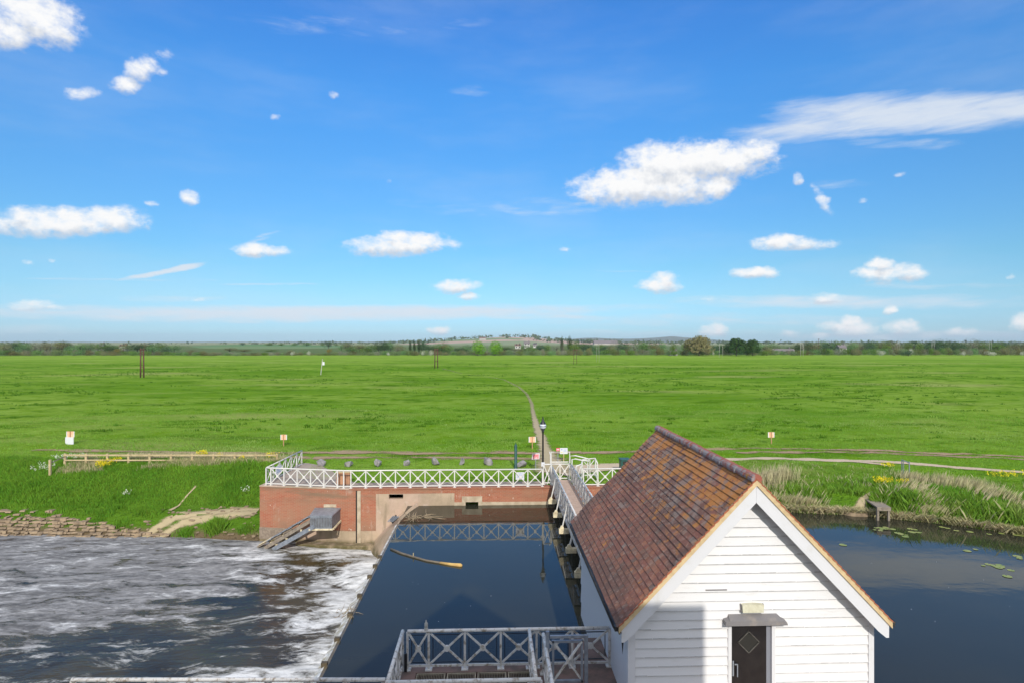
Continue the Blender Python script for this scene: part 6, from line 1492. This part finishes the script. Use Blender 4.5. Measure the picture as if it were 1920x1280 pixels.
    for p in px:
        t = RNG.choice([0.5, .7, .85, 1.0, 1.02], p=[.2, .2, .2, .3, .1]); D = 1300 + 1000 * t + RNG.uniform(-60, 60); zt = ZD(np.interp(p, [q[0] for q in prof2], [q[1] for q in prof2]), 2300)
        e = min(t, 1); z = -1 + (zt + 1) * (e * e * (3 - 2 * e)); 
        if 830 < p < 1000 and t < .8 and RNG.random() < .8: continue
        n = 14; h = RNG.uniform(7, 13); w = RNG.uniform(8, 22); c = Q(float(p), float(D), float(z))
        d = RNG.normal(size=(n, 3)) * np.array([w * .45, w * .3, h * .26]) + np.array([c.x, c.y, z + h * .45]); u = RNG.normal(size=(n, 3)) * 2.2; v = RNG.normal(size=(n, 3)) * 2.2
        Vs.append(np.stack([d - u, d - v, d + u, d + v], 1).reshape(-1, 3)); i = np.arange(n) * 4 + c0; Fs.append(np.stack([i, i + 1, i + 2, i + 3], -1)); c0 += n * 4
    tag(link_mesh('far_wood', np.concatenate(Vs), np.concatenate(Fs), foliage('far_leaf', (.09, .13, .065), (.14, .18, .08), .01), loc=(0, 2000, 0)), 'distant woods and hedgerows on the hills', kind='stuff')
trees()

def house(px, D, w, h, dpt, rz, zb, wall_, roof_, label, storeys=2):
    c = Q(px, D); r = root('house', (c.x, c.y, zb), label, 'house'); x, y = c.x, c.y
    MB().box((x - w / 2, y - dpt / 2, zb - 1), (x + w / 2, y + dpt / 2, zb + h)).build('wall', wall_, r)
    MB().prism([(x - w / 2 - .4, y - dpt / 2 - .4, zb + h + .01), (x - w / 2 - .4, y + dpt / 2 + .4, zb + h + .01), (x - w / 2 - .4, y, zb + h + dpt * .42)], (w + .8, 0, 0)).build('roof', roof_, r)
    n = max(2, int(w / 3))
    for s in range(storeys):
        for k in range(n): xx = x - w / 2 + (k + .5) * w / n; MB().box((xx - .55, y - dpt / 2 - .05, zb + 1 + s * 2.7), (xx + .55, y - dpt / 2 - .01, zb + 2.3 + s * 2.7)).build('window', M['window_dark'], r)
    MB().box((x + w * .28, y - .4, zb + h), (x + w * .28 + .8, y + .4, zb + h + dpt * .42 + 1)).build('chimney', roof_, r)
house(988, 640, 6, 4.6, 6, 0, 1.0, M['plaster'], M['slate'], 'white house left of the tall dark poplars')
house(1003, 700, 4, 2.6, 5, 0, 1.5, M['plaster'], M['slate'], 'small white gabled house right of the larger white house')
house(971, 640, 6, 3, 5, 0, 0.5, M['plaster'], M['redroof'], 'pale cottage left of the white house')
house(192, 560, 3.5, 5.0, 4, 0, 0, M['plaster'], M['slate'], 'pale house among the trees left of the tall twin pole')
house(232, 560, 6, 3.4, 5, 0, 0, M['plaster'], M['redroof'], 'brown roofed house just left of the tall twin pole')
house(1468, 400, 14, 1.6, 4, 0, 0, simple('tan_brick', (.34, .26, .2)), M['slate'], 'long low tan building in the hedge right of the domed trees', 1)
house(1577, 420, 5, 2.6, 5, 0, 1, M['plaster'], M['slate'], 'white gabled cottage in the right tree line', 1)
house(1262, 352, 4.5, 1.6, 3, 0, 0, M['plaster'], M['slate'], 'small pale shelter at the meadow edge left of the willow', 1)
house(905, 1900, 22, 6, 10, 0, ZD(637, 1900) - 2, M['plaster'], M['redroof'], 'hilltop house left among the trees')
house(1135, 1500, 60, 8, 20, 0, ZD(650, 1500), simple('pale_shed_wall', (.5, .45, .4)), M['slate'], 'long pale barn on the lower hillside', 1)

# ------------------------------------------------------------------ air
def haze():
    m = bpy.data.materials.new('haze'); m.use_nodes = True; t = m.node_tree; t.nodes.clear(); g = NT(t)
    out = g.n('ShaderNodeOutputMaterial'); v = g.n('ShaderNodeVolumePrincipled'); v.inputs['Color'].default_value = (.72, .83, .95, 1); v.inputs['Density'].default_value = HAZE; v.inputs['Anisotropy'].default_value = .1
    t.links.new(v.outputs[0], out.inputs['Volume'])
    o = MB().box((-7600, -200, -5.5), (7600, 7700, 90)).build('haze', m); tag(o, 'thin blue haze over the far fields', kind='stuff')
HAZE = 0.00009
haze()
